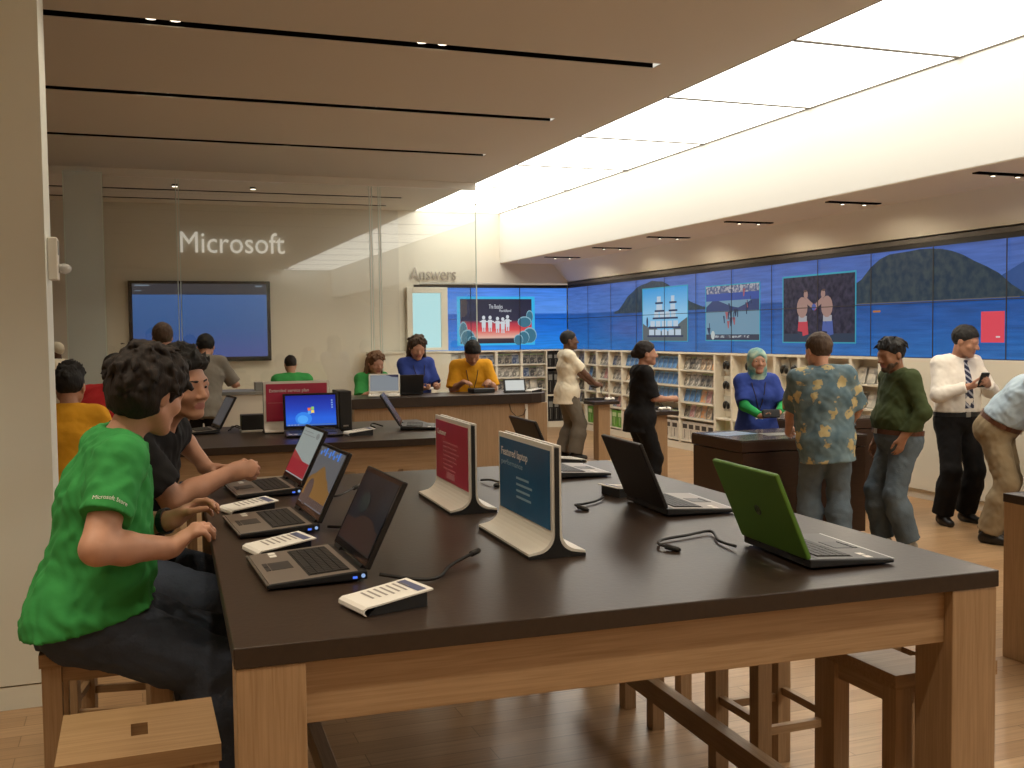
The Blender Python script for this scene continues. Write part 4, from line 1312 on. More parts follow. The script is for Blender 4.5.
MB().box((-0.36, -0.06, 0.0), (-0.26, 0.03, 1.10)).box((0.25, -0.06, 0.0), (0.37, 0.03, 1.10)).box((-0.26, -0.06, 1.0), (0.25, 0.03, 1.10)).box((-0.26, -0.06, 0), (0.25, 0.03, 0.05)).build('frame', M['white'], ap, bevel=0.004)
MB().box((-0.26, -0.02, 0.05), (0.25, 0.01, 1.0)).build('lit_pane', emit('lit_pane', (0.50, 0.80, 0.84), 1.0), ap)

# white half wall under the panel
hw = thing('base_cabinet', 'cream low cabinet under the lit panel on the rear wall', 'cabinet', (4.2, 17.2, 0))
MB().box((-0.45, -0.05, 0.08), (0.98, 0.22, 1.40)).box((-0.45, 0.0, 0), (0.98, 0.2, 0.08)).build('carcass', M['white'], hw)
MB().box((-0.46, -0.07, 1.402), (0.99, 0.23, 1.43)).build('cabinet_top', M['white'], hw)

# ------------------------------------------------------------------ glass partition
M['glass'] = glass('partition_glass', (0.95, 0.965, 0.95))
M['glass_edge'] = mat('glass_edge', (0.62, 0.70, 0.62), 0.15)
M['glass_tint'] = glass('frosted_glass', (0.97, 1.0, 0.99))
_nt = M['glass_tint'].node_tree
_df = _nt.nodes.new('ShaderNodeBsdfDiffuse'); _df.inputs[0].default_value = (0.88, 0.94, 0.90, 1)
_mx = _nt.nodes.new('ShaderNodeMixShader'); _mx.inputs[0].default_value = 0.45
_out = [n for n in _nt.nodes if n.type == 'OUTPUT_MATERIAL'][0]
_src = _out.inputs[0].links[0].from_socket
_nt.links.new(_src, _mx.inputs[1]); _nt.links.new(_df.outputs[0], _mx.inputs[2]); _nt.links.new(_mx.outputs[0], _out.inputs[0])
def pane(n, x0, x1, y, m, z0=0.0):
    o = MB().box((x0, y, z0 + 0.004), (x1, y + 0.012, CEIL - 0.105)).build('window_%d' % n, m)
    tag(o, kind='structure')
    MB().box((x0, y - 0.001, z0 + 0.004), (x0 + 0.012, y + 0.013, CEIL - 0.105)).box((x1 - 0.012, y - 0.001, z0 + 0.004), (x1, y + 0.013, CEIL - 0.105)).build('pane_edge', M['glass_edge'], o)
    return o
pane(1, -0.72, 0.585, 14.05, M['glass'])
pane(2, 0.605, 3.11, 14.05, M['glass'])
pane(3, 3.13, 3.235, 14.05, M['glass'])
pane(5, 3.25, 4.64, 14.05, M['glass'])
pane(4, -0.74, -0.29, 13.7, M['glass_tint'])
tag(box_part('trim_3', (-0.9, 14.02, CEIL - 0.10), (4.63, 14.09, CEIL), M['ceiling']), kind='structure')

# ================================================================== shelving and games
ROWS = [0.145, 0.475, 0.70, 0.93, 1.165]       # top faces of the shelf boards
TOPZ = 1.395
def shelf_bay(label, loc, yaw, w, boards, depth=0.17):
    """Local x runs along the wall, local -y faces the room."""
    t = thing('display_shelf', label, 'shelf', loc, yaw, None)
    w -= 0.002
    for x0 in (0, w - 0.022): box_part('side_panel', (x0, 0, 0.105), (x0 + 0.022, depth, TOPZ), M['white'], t)
    box_part('back_panel', (0.022, depth - 0.012, 0.105), (w - 0.022, depth, TOPZ), M['white'], t)
    box_part('top_board', (0, -0.004, TOPZ), (w, depth, TOPZ + 0.028), M['white'], t)
    box_part('plinth', (0, 0.012, 0.0), (w, depth, 0.104), M['white'], t)
    for z in boards: box_part('shelf_board', (0.022, 0.004, z - 0.02), (w - 0.022, depth - 0.012, z), M['white'], t)
    return t

random.seed(11)
def case_mesh(name, cover, band):
    """A DVD-size game case with coloured cover, header band and pale spine, standing tilted back."""
    mb = MB()
    w, h, d = 0.068, 0.19, 0.007
    R = Matrix.Rotation(math.radians(-14), 3, 'X')
    mb.box((-w, -d, 0.0), (w, d, h), 2, R=R)
    mb.box((-w + .004, -d - .0012, 0.008), (w - .004, -d, h - 0.024), 0, R=R)
    mb.box((-w + .004, -d - .0012, h - 0.022), (w - .004, -d, h - 0.004), 1, R=R)
    z0 = min(v[2] for v in mb.v)
    mb.v = [(x, y, z - z0) for x, y, z in mb.v]
    me = bpy.data.meshes.new(name)
    me.from_pydata(mb.v, [], mb.f)
    for m in (cover, band, M['case_edge']): me.materials.append(m)
    me.polygons.foreach_set('material_index', mb.m)
    return me
M['case_edge'] = mat('case_plastic', (0.40, 0.40, 0.38), 0.3)
def pm(n, a, b, s=22): return print_mat(n, a, b, s)
CASES = {
    'blue': case_mesh('game_case', pm('cover_blue', (0.051, 0.160, 0.392), (0.145, 0.319, 0.609)), mat('band_blue', (0.232, 0.493, 0.800), 0.4)),
    'navy': case_mesh('game_case', pm('cover_navy', (0.043, 0.072, 0.160), (0.232, 0.261, 0.319)), mat('band_grey', (0.580, 0.609, 0.609), 0.4)),
    'dark': case_mesh('game_case', pm('cover_dark', (0.051, 0.048, 0.043), (0.246, 0.217, 0.174)), mat('band_green', (0.319, 0.435, 0.203), 0.4)),
    'grey': case_mesh('game_case', pm('cover_grey', (0.189, 0.181, 0.160), (0.551, 0.522, 0.464)), mat('band_pale', (0.725, 0.725, 0.667), 0.4)),
    'tan': case_mesh('game_case', pm('cover_tan', (0.290, 0.203, 0.131), (0.638, 0.522, 0.377)), mat('band_olive', (0.406, 0.464, 0.232), 0.4)),
    'white': case_mesh('game_case', pm('cover_white', (0.62, 0.58, 0.50), (0.50, 0.48, 0.43), 9), mat('band_white', (0.6, 0.57, 0.5), 0.4)),
    'orange': case_mesh('game_case', pm('cover_orange', (0.609, 0.290, 0.102), (0.435, 0.348, 0.261)), mat('band_orange', (0.725, 0.507, 0.232), 0.4)),
    'pink': case_mesh('game_case', pm('cover_rose', (0.406, 0.189, 0.189), (0.580, 0.406, 0.377)), mat('band_rose', (0.609, 0.435, 0.406), 0.4)),
}
NCASE = [0]
def put_case(kind, p, yaw, label, group='game cases on the display shelves'):
    o = bpy.data.objects.new('game_case', CASES[kind])
    o.location = p; o.rotation_euler = (0, 0, yaw)
    COL.objects.link(o)
    tag(o, label, 'game case', group)
    NCASE[0] += 1
rown = {1: 'lowest', 2: 'second', 3: 'third', 4: 'top'}
rowz = {4: ROWS[4], 3: ROWS[3], 2: ROWS[2], 1: ROWS[1]}
def fill(origin, yaw, w, n, bayname, palette, rows=(4, 3, 2, 1)):
    c, s = math.cos(yaw), math.sin(yaw)
    step = (w - 0.05) / n
    for r in rows:
        for k in range(n):
            x = 0.025 + step * (k + 0.5)
            y = 0.062
            kind = palette(r, k)
            lab = '%s game case, %s from left, %s row, %s' % (kind, _ord[k], rown[r], bayname)
            put_case(kind, (origin[0] + c * x - s * y, origin[1] + s * x + c * y, rowz[r] + 0.0005), yaw, lab)
def rnd(*kinds): return lambda r, k: random.choice(kinds)

# ---- right wall: local x runs from the far corner towards the camera; yaw -90deg, local -y faces -X
YW = -PI / 2
def rw(y): return (7.50, y, 0)
right_bays = [
    (17.16, 16.70, 3, 'narrow dark shelf bay nearest the corner on the right wall', 'the corner bay', rnd('dark', 'navy')),
    (16.70, 16.21, 3, 'second shelf bay from the corner, behind the man in the white tee', 'second right wall bay', rnd('blue', 'navy', 'dark')),
    (16.21, 15.72, 3, 'third shelf bay from the corner with grey and orange game cases', 'third right wall bay', rnd('grey', 'pink', 'orange', 'tan')),
    (15.72, 15.23, 3, 'fourth shelf bay from the corner with green boxes at the bottom', 'fourth right wall bay', rnd('grey', 'pink', 'navy', 'grey')),
    (15.23, 14.28, 6, 'fifth and wider shelf bay, partly behind the woman in black', 'fifth right wall bay', lambda r, k: 'blue' if r == 4 and k < 3 else random.choice(('grey', 'navy', 'pink', 'tan'))),
    (14.28, 13.34, 6, 'shelf bay of blue game cases beside the woman in black', 'the blue bay', lambda r, k: 'blue' if k < 5 else random.choice(('tan', 'blue'))),
    (13.34, 12.36, 6, 'shelf bay of mixed game cases with white boxes at the bottom', 'bay above white boxes', lambda r, k: 'blue' if (r == 2 and k < 3) else random.choice(('grey', 'tan', 'white', 'dark', 'pink', 'orange'))),
]
for y0, y1, n, lab, bn, pal in right_bays:
    w = y0 - y1
    shelf_bay(lab, rw(y0), YW, w, ROWS if y0 != 14.28 else [0.145, 0.475, 0.70, 0.93, 1.165])
    rows = (4, 3, 2, 1)
    if y0 == 14.28: rows = (4, 3, 2)
    fill(rw(y0), YW, w, n, bn, pal, rows)
wide = [
    (12.36, 11.93, [0.145, 0.53], 'narrow shelf bay with a column of hanging controllers'),
    (11.93, 10.95, [0.145, 0.53, 0.98], 'white shelf bay behind the woman in the headscarf'),
    (10.95, 10.45, [0.145, 0.53, 0.98], 'narrow shelf bay of green packs right of the headscarf'),
    (10.45, 9.50, [0.145, 0.53, 0.85, 1.12], 'white shelf bay behind the man in the floral shirt'),
    (9.50, 8.97, [0.145, 0.53, 0.85, 1.12], 'last narrow shelf bay, before the plain white wall panel'),
]
for y0, y1, bd, lab in wide: shelf_bay(lab, rw(y0), YW, y0 - y1, bd)

# boxes in the bottom compartments
def carton(name, lab, cat, y, w, h, m, m2, z, group, d=0.12, x=7.525):
    t = thing(name, lab, cat, (x, y, z), YW, group)
    MB().box((0, 0, 0), (w, d, h)).build('carton', m, t, bevel=0.002)
    MB().box((w * .12, -0.0015, h * .62), (w * .88, -0.0003, h * .86)).box((w * .42, -0.0015, h * .10), (w * .50, -0.0003, h * .56)).build('printed_label', m2, t)
M['box_green'] = mat('box_green', (0.10, 0.30, 0.022), 0.35, var=0.35, vscale=9)
M['box_pale'] = mat('box_print_pale', (0.50, 0.62, 0.36), 0.4)
M['box_white'] = mat('box_white', (0.62, 0.58, 0.51), 0.4, var=0.1, vscale=12)
M['box_dark'] = mat('box_print_dark', (0.03, 0.025, 0.025), 0.4)
M['box_fire'] = mat('box_fire', (0.55, 0.07, 0.012), 0.35, vscale=10, rgb2=(0.75, 0.36, 0.03))
M['box_brown'] = mat('box_brown', (0.12, 0.035, 0.02), 0.4, var=0.3, vscale=9)
for y, w, lab in ((16.63, .20, 'tall green game box, behind the man in the white tee'), (16.42, .17, 'green game box at the bottom of the second bay, nearest side'), (15.66, .19, 'green game box at the bottom of the fourth bay, left one'), (15.45, .19, 'green game box at the bottom of the fourth bay, right one')):
    carton('game_box', lab, 'game box', y, w, 0.28, M['box_green'], M['box_pale'], 0.1455, 'large green game boxes')
carton('game_box', 'red and yellow flame coloured game box at the bottom of the fifth bay', 'game box', 15.19, 0.42, 0.29, M['box_fire'], M['box_brown'], 0.1455, None)
for k in range(5):
    carton('console_box', 'white accessory box with black print, %s from left in the bottom row' % _ord[k], 'box', 13.30 - k * 0.178, 0.165, 0.27, M['box_white'], M['box_dark'], 0.1455, 'white accessory boxes')
for k in range(4):
    carton('console_box', 'white and black box behind the woman in black, %s from left in bottom compartment' % _ord[k], 'box', 14.24 - k * 0.21, 0.18, 0.26, M['box_white'], M['box_dark'], 0.1455, 'white and black boxes low in the blue bay')
for k in range(3):
    carton('controller_pack', 'dark plastic pack, %s from left on lowest shelf of the blue bay' % _ord[k], 'pack', 14.22 - k * 0.29, 0.25, 0.10, M['black'], M['box_pale'], 0.4755, 'dark packs under the blue cases')
for k in range(2):
    carton('game_box', 'pale green game box under the hanging controllers, %s one' % ('left', 'right')[k], 'game box', 12.31 - k * 0.18, 0.17, 0.16, M['box_green'], M['box_pale'], 0.1455, 'green boxes under the controllers')
for k in range(5):
    carton('game_box', 'green game box behind the headscarf woman, %s from left at the bottom' % _ord[k], 'game box', 11.89 - k * 0.185, 0.17, 0.16, M['box_green'], M['box_pale'], 0.1455, 'green boxes behind the headscarf woman')
M['pack_card'] = mat('pack_card', (0.55, 0.53, 0.45), 0.4)
def hang_pack(y, z, lab, group, x=7.57):
    t = thing('controller_pack', lab, 'controller pack', (x, y, z), YW, group)
    MB().box((-0.085, 0, -0.10), (0.085, 0.006, 0.11)).build('backing_card', M['pack_card'], t)
    MB().ball((-0.045, -0.02, -0.02), (0.030, 0.018, 0.05), 0).ball((0.045, -0.02, -0.02), (0.030, 0.018, 0.05), 0).ball((0, -0.022, 0.015), (0.05, 0.018, 0.03), 0).build('controller', M['black'], t, smooth=True)
    MB().tube([(0, 0.006, 0.09), (0, 0.086, 0.09)], 0.004, 6).build('hook', M['steel'], t)
for k, z in enumerate((1.27, 1.00, 0.73)):
    hang_pack(12.145, z, 'dark controller on a white card, %s of the hanging column' % ('topmost', 'middle', 'lowest')[k], 'hanging controllers in the narrow bay')
for k, z in enumerate((1.27,)):
    hang_pack(11.6, z, 'controller card hanging to the left of the headscarf', None)
for k in range(2):
    hang_pack(10.82 - 0.22 * k, 1.25, 'green tinted controller card, %s of the two right of the headscarf' % ('left', 'right')[k], 'cards right of the headscarf')
for b, (ya, yb) in enumerate(((10.45, 9.50), (9.50, 8.97))):
    n = 5 if b == 0 else 3
    for zi, z in enumerate((1.121, 0.851)):
        for k in range(n):
            put_case(random.choice(('white', 'grey', 'white')), (7.565, ya - 0.10 - k * 0.165, z), YW, 'pale game case, %s from left, %s shelf, %s bay' % (_ord[k], ('upper', 'lower')[zi], ('floral shirt man\'s', 'last')[b]))

# ---- rear wall bays: yaw 0, local -y faces the room
back_bays = [
    (4.90, 5.66, 4, 'rear wall shelf bay behind the man in the yellow shirt, left half', 'the rear left bay', rnd('orange', 'white', 'tan', 'white')),
    (5.66, 6.12, 3, 'rear wall shelf bay just right of the man in the yellow shirt', 'second rear bay', rnd('dark', 'navy', 'grey')),
    (6.12, 6.60, 3, 'rear wall shelf bay with dark game cases, third from left', 'third rear bay', lambda r, k: 'grey' if r == 3 else random.choice(('dark', 'navy', 'white' if r == 2 and k == 1 else 'dark'))),
    (6.60, 7.10, 3, 'rear wall shelf bay of navy and grey cases, beside the dark corner recess', 'fourth rear bay', lambda r, k: 'white' if (r == 2 and k == 1) else random.choice(('navy', 'grey', 'dark'))),
]
for x0, x1, n, lab, bn, pal in back_bays:
    shelf_bay(lab, (x0, 17.46, 0), 0, x1 - x0, ROWS)
    fill((x0, 17.46, 0), 0, x1 - x0, n, bn, pal)
dc = thing('corner_rack', 'tall dark recessed rack in the corner between both shelf walls', 'shelf', (7.10, 17.46, 0))
MB().box((0.005, 0.20, 0.105), (0.37, 0.25, TOPZ)).build('back_panel', M['black_matte'], dc)
MB().box((0.005, 0.0, 0.0), (0.37, 0.25, 0.104)).build('plinth', M['white'], dc)
MB().box((0.005, 0.0, TOPZ), (0.37, 0.25, TOPZ + .028)).build('top_board', M['white'], dc)
for z in (0.60, 1.10): box_part('shelf_board', (0.005, 0.02, z - 0.03), (0.37, 0.20, z), M['white'], dc)
for k, z in enumerate((0.106, 0.601, 1.101)):
    for j in range(3):
        if k < 0: continue
        carton('software_box', 'black software box, %s from left on %s shelf of the corner rack' % (_ord[j], ('bottom', 'middle', 'top')[k]), 'software box', 17.5, 0.10, (0.42, 0.42, 0.26)[k], M['black_matte'], M['grey_top'], z, 'black software boxes in the corner rack')
        o = [q for q in COL.objects if q.name.startswith('software_box')][-1]
        o.location = (7.115 + j * 0.115, 17.485, z); o.rotation_euler = (0, 0, 0)

# ================================================================== tables, stools, counters
def wood_table(label, loc, yaw, w, d, h, leg=0.145, apron=0.145, top=0.045, rail=(), legs=((0, 0), (1, 0), (0, 1), (1, 1)), name='display_table'):
    t = thing(name, label, 'table', (*loc, 0), yaw)
    MB().box((0, 0, h - top), (w, d, h)).build('tabletop', M['dark_top'], t, bevel=0.003)
    for ix, iy in legs:
        x0, y0 = (0.004 if ix == 0 else w - leg - 0.004), (0.004 if iy == 0 else d - leg - 0.004)
        MB().box((x0, y0, 0), (x0 + leg, y0 + leg, h - top - 0.0005)).build('leg', M['oak_z'], t, bevel=0.003)
    r = 0.035
    a0, a1 = h - top - apron, h - top - 0.0005
    MB().box((leg + 0.004, r, a0), (w - leg - 0.004, r + 0.03, a1)).build('apron', M['oak'], t, bevel=0.002)
    MB().box((leg + 0.004, d - r - 0.03, a0), (w - leg - 0.004, d - r, a1)).build('apron', M['oak'], t, bevel=0.002)
    MB().box((r, leg + 0.004, a0), (r + 0.03, d - leg - 0.004, a1)).build('apron', M['oak_y'], t, bevel=0.002)
    MB().box((w - r - 0.03, leg + 0.004, a0), (w - r, d - leg - 0.004, a1)).build('apron', M['oak_y'], t, bevel=0.002)
    for x in rail:
        MB().box((x, leg + 0.004, 0.19), (x + 0.05, d - leg - 0.004, 0.275)).build('foot_rail', M['oak_y'], t, bevel=0.002)
    return t
TH = 1.07
wood_table('large dark topped oak display table in front, holding laptops and two acrylic signs', (0.18, 2.195), math.radians(-1.9), 1.99, 2.63, TH, rail=(1.74, 0.34))
wood_table('second dark topped oak table behind the front one, with the red service plan sign', (0.08, 6.27), math.radians(-0.8), 1.94, 1.45, TH, leg=0.15)
wood_table('oak table with dark top at the right edge of the view, by the khaki trousers', (4.235, 3.1), 0.0, 1.9, 1.04, 0.86, leg=0.15, rail=())

def stool(label, x, y, yaw=0.0, w=0.37, d=0.345, h=0.74, group=None):
    """Square seat with a small square hole, four square legs, footrests; origin at the near left corner."""
    t = thing('bar_stool', label, 'stool', (x, y, 0), yaw, group)
    th, hs, hl = 0.042, 0.020, 0.042
    cx, cy = w / 2, d / 2
    mb = MB()
    mb.box((0, 0, h - th), (cx - hs, d, h)).box((cx + hs, 0, h - th), (w, d, h)).box((cx - hs, 0, h - th), (cx + hs, cy - hl, h)).box((cx - hs, cy + hl, h - th), (cx + hs, d, h))
    mb.build('seat', M['seat_wood'], t)
    for ix in (0, 1):
        for iy in (0, 1):
            x0, y0 = 0.006 + ix * (w - 0.07), 0.006 + iy * (d - 0.07)
            MB().box((x0, y0, 0), (x0 + 0.058, y0 + 0.058, h - th - 0.0005)).build('leg', M['oak_z'], t, bevel=0.002)
    for iy in (0, 1):
        y0 = 0.022 + iy * (d - 0.07)
        MB().box((0.0645, y0, h - th - 0.055), (w - 0.0645, y0 + 0.025, h - th - 0.0005)).build('seat_rail', M['oak'], t)
        MB().box((0.0645, y0, 0.245), (w - 0.0645, y0 + 0.025, 0.275)).build('foot_rest', M['oak'], t)
    for ix in (0, 1):
        x0 = 0.022 + ix * (w - 0.07)
        MB().box((x0, 0.0645, h - th - 0.055), (x0 + 0.025, d - 0.0645, h - th - 0.0005)).build('seat_rail', M['oak_y'], t)
        MB().box((x0, 0.0645, 0.275), (x0 + 0.025, d - 0.0645, 0.305)).build('foot_rest', M['oak_y'], t)
    return t
stool('empty oak stool in the near left corner, square hole in its seat', -0.195, 2.545)
stool('oak stool under the seated man in the green tee', -0.30, 3.47, w=0.39, d=0.37)
stool('oak stool under the seated man in the black shirt', -0.30, 4.28, math.radians(-10), w=0.38, d=0.36)
stool('oak stool at the right side of the front table, tucked behind its near right leg', 2.0, 2.33, w=0.37)
stool('oak stool under the right side of the front table, second from the near end', 2.075, 3.13, w=0.355, d=0.36)
stool('oak stool under the right side of the front table, third from the near end', 2.055, 3.90, w=0.36, d=0.34)
stool('oak stool at the far end of the front table, its leg seen under the apron', 1.62, 4.86)
for k in range(2):
    stool('stool tucked at the far side of the second table, %s one' % ('left', 'right')[k], 0.35 + 0.8 * k, 7.95)

# dark kiosks
def kiosk(label, x0, y0, w, d, h):
    t = thing('display_kiosk', label, 'kiosk', (x0, y0, 0))
    MB().box((0.012, 0.012, 0.06), (w - 0.012, d - 0.012, h - 0.10)).build('body', M['kiosk'], t, bevel=0.003)
    MB().box((0.06, 0.05, 0), (w - 0.06, d - 0.05, 0.06)).build('plinth', M['black_matte'], t)
    MB().box((0, 0, h - 0.092), (w, d, h - 0.012)).build('drawer_band', M['kiosk'], t, bevel=0.003)
    MB().box((0.004, 0.004, h - 0.012), (w - 0.004, d - 0.004, h)).build('worktop', M['kiosk_top'], t)
    return t
KH = 0.86
kiosk('dark walnut display kiosk in front of the woman in the headscarf', 4.445, 6.92, 1.20, 0.78, KH)
kiosk('second dark kiosk further back, behind the floral shirt man\'s elbow', 5.75, 7.98, 1.0, 0.85, 0.88)
kiosk('dark kiosk at the right edge with paper on it, before the bending man', 6.58, 5.36, 0.80, 0.74, 0.90)
# answers counter
ac = thing('service_counter', 'long oak service counter with thick dark top under the Answers lettering', 'counter', (2.08, 10.42, 0))
MB().box((0.03, 0.03, 0.0), (2.16, 0.64, 0.965)).build('body', M['oak_z'], ac, bevel=0.003)
MB().prism([(0, -0.02), (1.96, -0.02), (2.09, 0.02), (2.17, 0.11), (2.20, 0.23), (2.20, 0.70), (0, 0.70)], 0.966, TH, 2).build('counter_top', M['dark_top'], ac, bevel=0.003)
MB().box((1.90, 0.020, 0.40), (1.93, 0.029, 0.955)).build('cable_cover', M['white_sat'], ac)
MB().tube([(1.72, 0.027, 0.96), (1.74, 0.022, 0.88), (1.80, 0.018, 0.82), (1.88, 0.018, 0.84), (1.905, 0.015, 0.90)], 0.004, 6).build('cable', M['cable'], ac, smooth=True)
wc = thing('white_counter', 'white low counter with grey top behind the red sign, left of the oak counter', 'counter', (-0.6, 12.55, 0))
MB().box((0, 0.02, 0), (2.70, 0.6, 1.03)).build('body', M['white'], wc)
MB().box((-0.02, 0, 1.031), (2.72, 0.62, 1.07)).build('counter_top', M['grey_top'], wc, bevel=0.003)
sc_ = thing('payment_box', 'small grey and blue box on the white counter', 'box', (1.37, 12.66, TH + .0005))
MB().box((0, 0, 0), (0.22, 0.16, 0.10)).build('case', M['grey_top'], sc_, bevel=0.006)
MB().box((0.09, -0.002, 0.04), (0.20, -0.0003, 0.08)).build('screen', E((0.06, 0.09, 0.22), 0.8), sc_)

# game pedestals
def pedestal(label, x, y):
    t = thing('game_pedestal', label, 'pedestal', (x, y, 0))
    MB().box((-0.085, -0.085, 0), (0.085, 0.085, 0.755)).build('column', M['oak_z'], t, bevel=0.003)
    MB().box((-0.19, -0.17, 0.756), (0.19, 0.17, 0.80)).build('tray', M['dark_top'], t, bevel=0.004)
    MB().box((-0.18, 0.10, 0.801), (0.18, 0.16, 0.83)).build('ledge', M['black_matte'], t)
    return t
pedestal('oak game pedestal with dark tray beside the man in the white tee', 5.92, 12.64)
pedestal('oak game pedestal with dark tray beside the woman in black', 5.74, 10.72)
def gamepad(label, x, y, z, yaw, m='white_sat', cable=True):
    t = thing('game_controller', label, 'game controller', (x, y, z), yaw)
    MB().ball((-0.05, 0, 0.025), (0.03, 0.045, 0.022)).ball((0.05, 0, 0.025), (0.03, 0.045, 0.022)).ball((0, 0.015, 0.028), (0.055, 0.03, 0.018)).build('shell', M[m], t, smooth=True)
    MB().ball((-0.035, 0.015, 0.047), 0.009).ball((0.02, -0.005, 0.047), 0.009).ball((0.045, 0.02, 0.045), 0.006).build('sticks', M['black'], t, smooth=True)
    if cable: MB().tube([(0, 0.04, 0.025), (0.0, 0.10, 0.05), (-0.03, 0.125, 0.10), (-0.04, 0.13, 0.18)], 0.005, 6).build('cable', M['cable'], t, smooth=True)
gamepad('white game controller on the pedestal by the man in the white tee', 6.0, 12.55, 0.8005, 0.4)
gamepad('white game controller on the pedestal by the woman in black', 5.78, 10.62, 0.8005, -0.3)

# ================================================================== laptops
def rot_x(a): return Matrix.Rotation(a, 3, 'X')
def win_flag(put, w, mats):
    """Four waving coloured panes of the start-up logo; put(x, z, lift) maps to the screen."""
    out = []
    for (x0, x1, z0, z1, m) in ((-1, -.06, .06, 1, 0), (.06, 1, .06, 1, 1), (-1, -.06, -1, -.06, 2), (.06, 1, -1, -.06, 3)):
        pts = []
        for i in range(7):
            x = x0 + (x1 - x0) * i / 6
            pts.append((x * w, (z1 + .20 * math.sin(x * 2.6)) * w))
        for i in range(6, -1, -1):
            x = x0 + (x1 - x0) * i / 6
            pts.append((x * w, (z0 + .20 * math.sin(x * 2.6)) * w))
        out.append((pts, mats[m]))
    return out

def laptop(label, hx, hy, z, front_deg, opening=112, w=0.385, d=0.262, lid_h=0.25, deck='deck', shell='black', lid='dark_lid', screen=None, draw=None, logo=None, led=True, glossy_keys=True, white=False, thick=0.03, group=None):
    """Hinge centre (hx, hy); front_deg: direction from the hinge to the user. Local +y towards the user, x along the hinge."""
    yaw = math.radians(front_deg) - PI / 2
    t = thing('laptop', label, 'laptop', (hx, hy, z), yaw, group)
    th = thick
    poly = [(0.0, 0.006), (d, 0.004), (d, th * 0.48), (d - 0.012, th * 0.58), (0.02, th), (0.0, th)]
    MB().prism(poly, -w / 2, w / 2, 0).build('base', M[shell], t, bevel=0.004)
    ang = math.atan2(-0.42 * th, d - 0.032)
    Rk = rot_x(ang)
    oz = th
    # palm rest / deck plate
    MB().box((-w / 2 + 0.001, d - 0.005, th * 0.46), (w / 2 - 0.001, d + 0.0008, th * 0.56)).build('front_trim', M['steel'], t)
    MB().box((-w / 2 + 0.004, 0.024, -0.001), (w / 2 - 0.004, d - 0.006, 0.0016), R=Rk, o=(0, 0, oz)).build('palm_rest', M[deck], t, bevel=0.001)
    mb = MB().box((-w / 2 + 0.03, 0.040, 0.0016), (w / 2 - 0.03, 0.150, 0.0024), 1, R=Rk, o=(0, 0, oz))
    rows = 5
    for r in range(rows):
        n = 15 if r else 16
        kw = (w - 0.068) / n
        for c in range(n):
            if r == rows - 1 and 4 <= c <= 8:
                if c == 4: mb.box((-w / 2 + 0.034 + 4 * kw + 0.001, 0.042 + r * 0.021, 0.0024), (-w / 2 + 0.034 + 9 * kw - 0.001, 0.061 + r * 0.021, 0.0046), 0, R=Rk, o=(0, 0, oz))
                continue
            mb.box((-w / 2 + 0.034 + c * kw + 0.001, 0.042 + r * 0.021, 0.0024), (-w / 2 + 0.034 + (c + 1) * kw - 0.001, 0.061 + r * 0.021, 0.0046), 0, R=Rk, o=(0, 0, oz))
    mb.build('keyboard', [M['keys'] if not white else M['white_sat'], M['black_matte'] if not white else M['grey_top']], t)
    MB().box((-0.045, 0.168, 0.0017), (0.045, 0.225, 0.0026), R=Rk, o=(0, 0, oz)).box((-0.045, 0.228, 0.0017), (-0.002, 0.240, 0.0032), R=Rk, o=(0, 0, oz)).box((0.002, 0.228, 0.0017), (0.045, 0.240, 0.0032), R=Rk, o=(0, 0, oz)).build('touchpad', M['deck_dark'] if deck != 'deck_dark' else M['black'], t)
    MB().box((w / 2 - 0.075, 0.185, 0.0017), (w / 2 - 0.05, 0.205, 0.0021), R=Rk, o=(0, 0, oz)).box((w / 2 - 0.04, 0.185, 0.0017), (w / 2 - 0.015, 0.205, 0.0021), R=Rk, o=(0, 0, oz)).build('sticker', M['paper'], t)
    for x0 in (-w / 2 + 0.03, w / 2 - 0.10): MB().tube([(x0, 0.004, th), (x0 + 0.07, 0.004, th)], 0.009, 10).build('hinge', M['black'] if not white else M['white_sat'], t)
    # lid: built flat (x, up, thickness) then tilted back
    op = math.radians(opening)
    up = Vector((0, math.cos(op), math.sin(op)))
    nf = Vector((0, math.sin(op), -math.cos(op)))         # faces the user
    Rl = Matrix((Vector((1, 0, 0)), up, nf)).transposed()
    o = (0, 0.002, th + 0.002)
    MB().box((-w / 2, 0.0, -0.010), (w / 2, lid_h, 0.004), R=Rl, o=o).build('lid', M[lid], t, bevel=0.004)
    b = 0.016
    MB().box((-w / 2 + 0.004, 0.006, 0.0041), (w / 2 - 0.004, lid_h - 0.004, 0.0052), R=Rl, o=o).build('bezel', M['black_gloss'] if not white else M['white_sat'], t)
    so = MB().box((-w / 2 + b, 0.024, 0.0053), (w / 2 - b, lid_h - b, 0.0058), R=Rl, o=o).build('screen', screen or M['black_gloss'], t)
    if draw:
        mb, mats = MB(), []
        for k, (pts, m) in enumerate(draw):
            if m not in mats: mats.append(m)
            mb.quad([tuple(Rl @ Vector((-x, y + lid_h / 2 + 0.004, 0.0059 + 0.0002 * k)) + Vector(o)) for x, y in pts], mats.index(m))
        mb.build('displayed_picture', mats, t)
    if logo:
        ring = [tuple(Rl @ Vector((0.014 * math.cos(a), lid_h * 0.47 + 0.014 * math.sin(a), -0.0105)) + Vector(o)) for a in np.linspace(0, 2 * PI, 20, endpoint=False)]
        MB().tube(ring, 0.0016, 6, closed=True).build('emblem', M['deck_dark'], t)
        MB().box((-0.006, lid_h * 0.47 - 0.006, -0.0112), (-0.003, lid_h * 0.47 + 0.009, -0.0100), R=Rl, o=o).box((0.001, lid_h * 0.47 - 0.009, -0.0112), (0.004, lid_h * 0.47 + 0.006, -0.0100), R=Rl, o=o).build('emblem_strokes', M['deck_dark'], t)
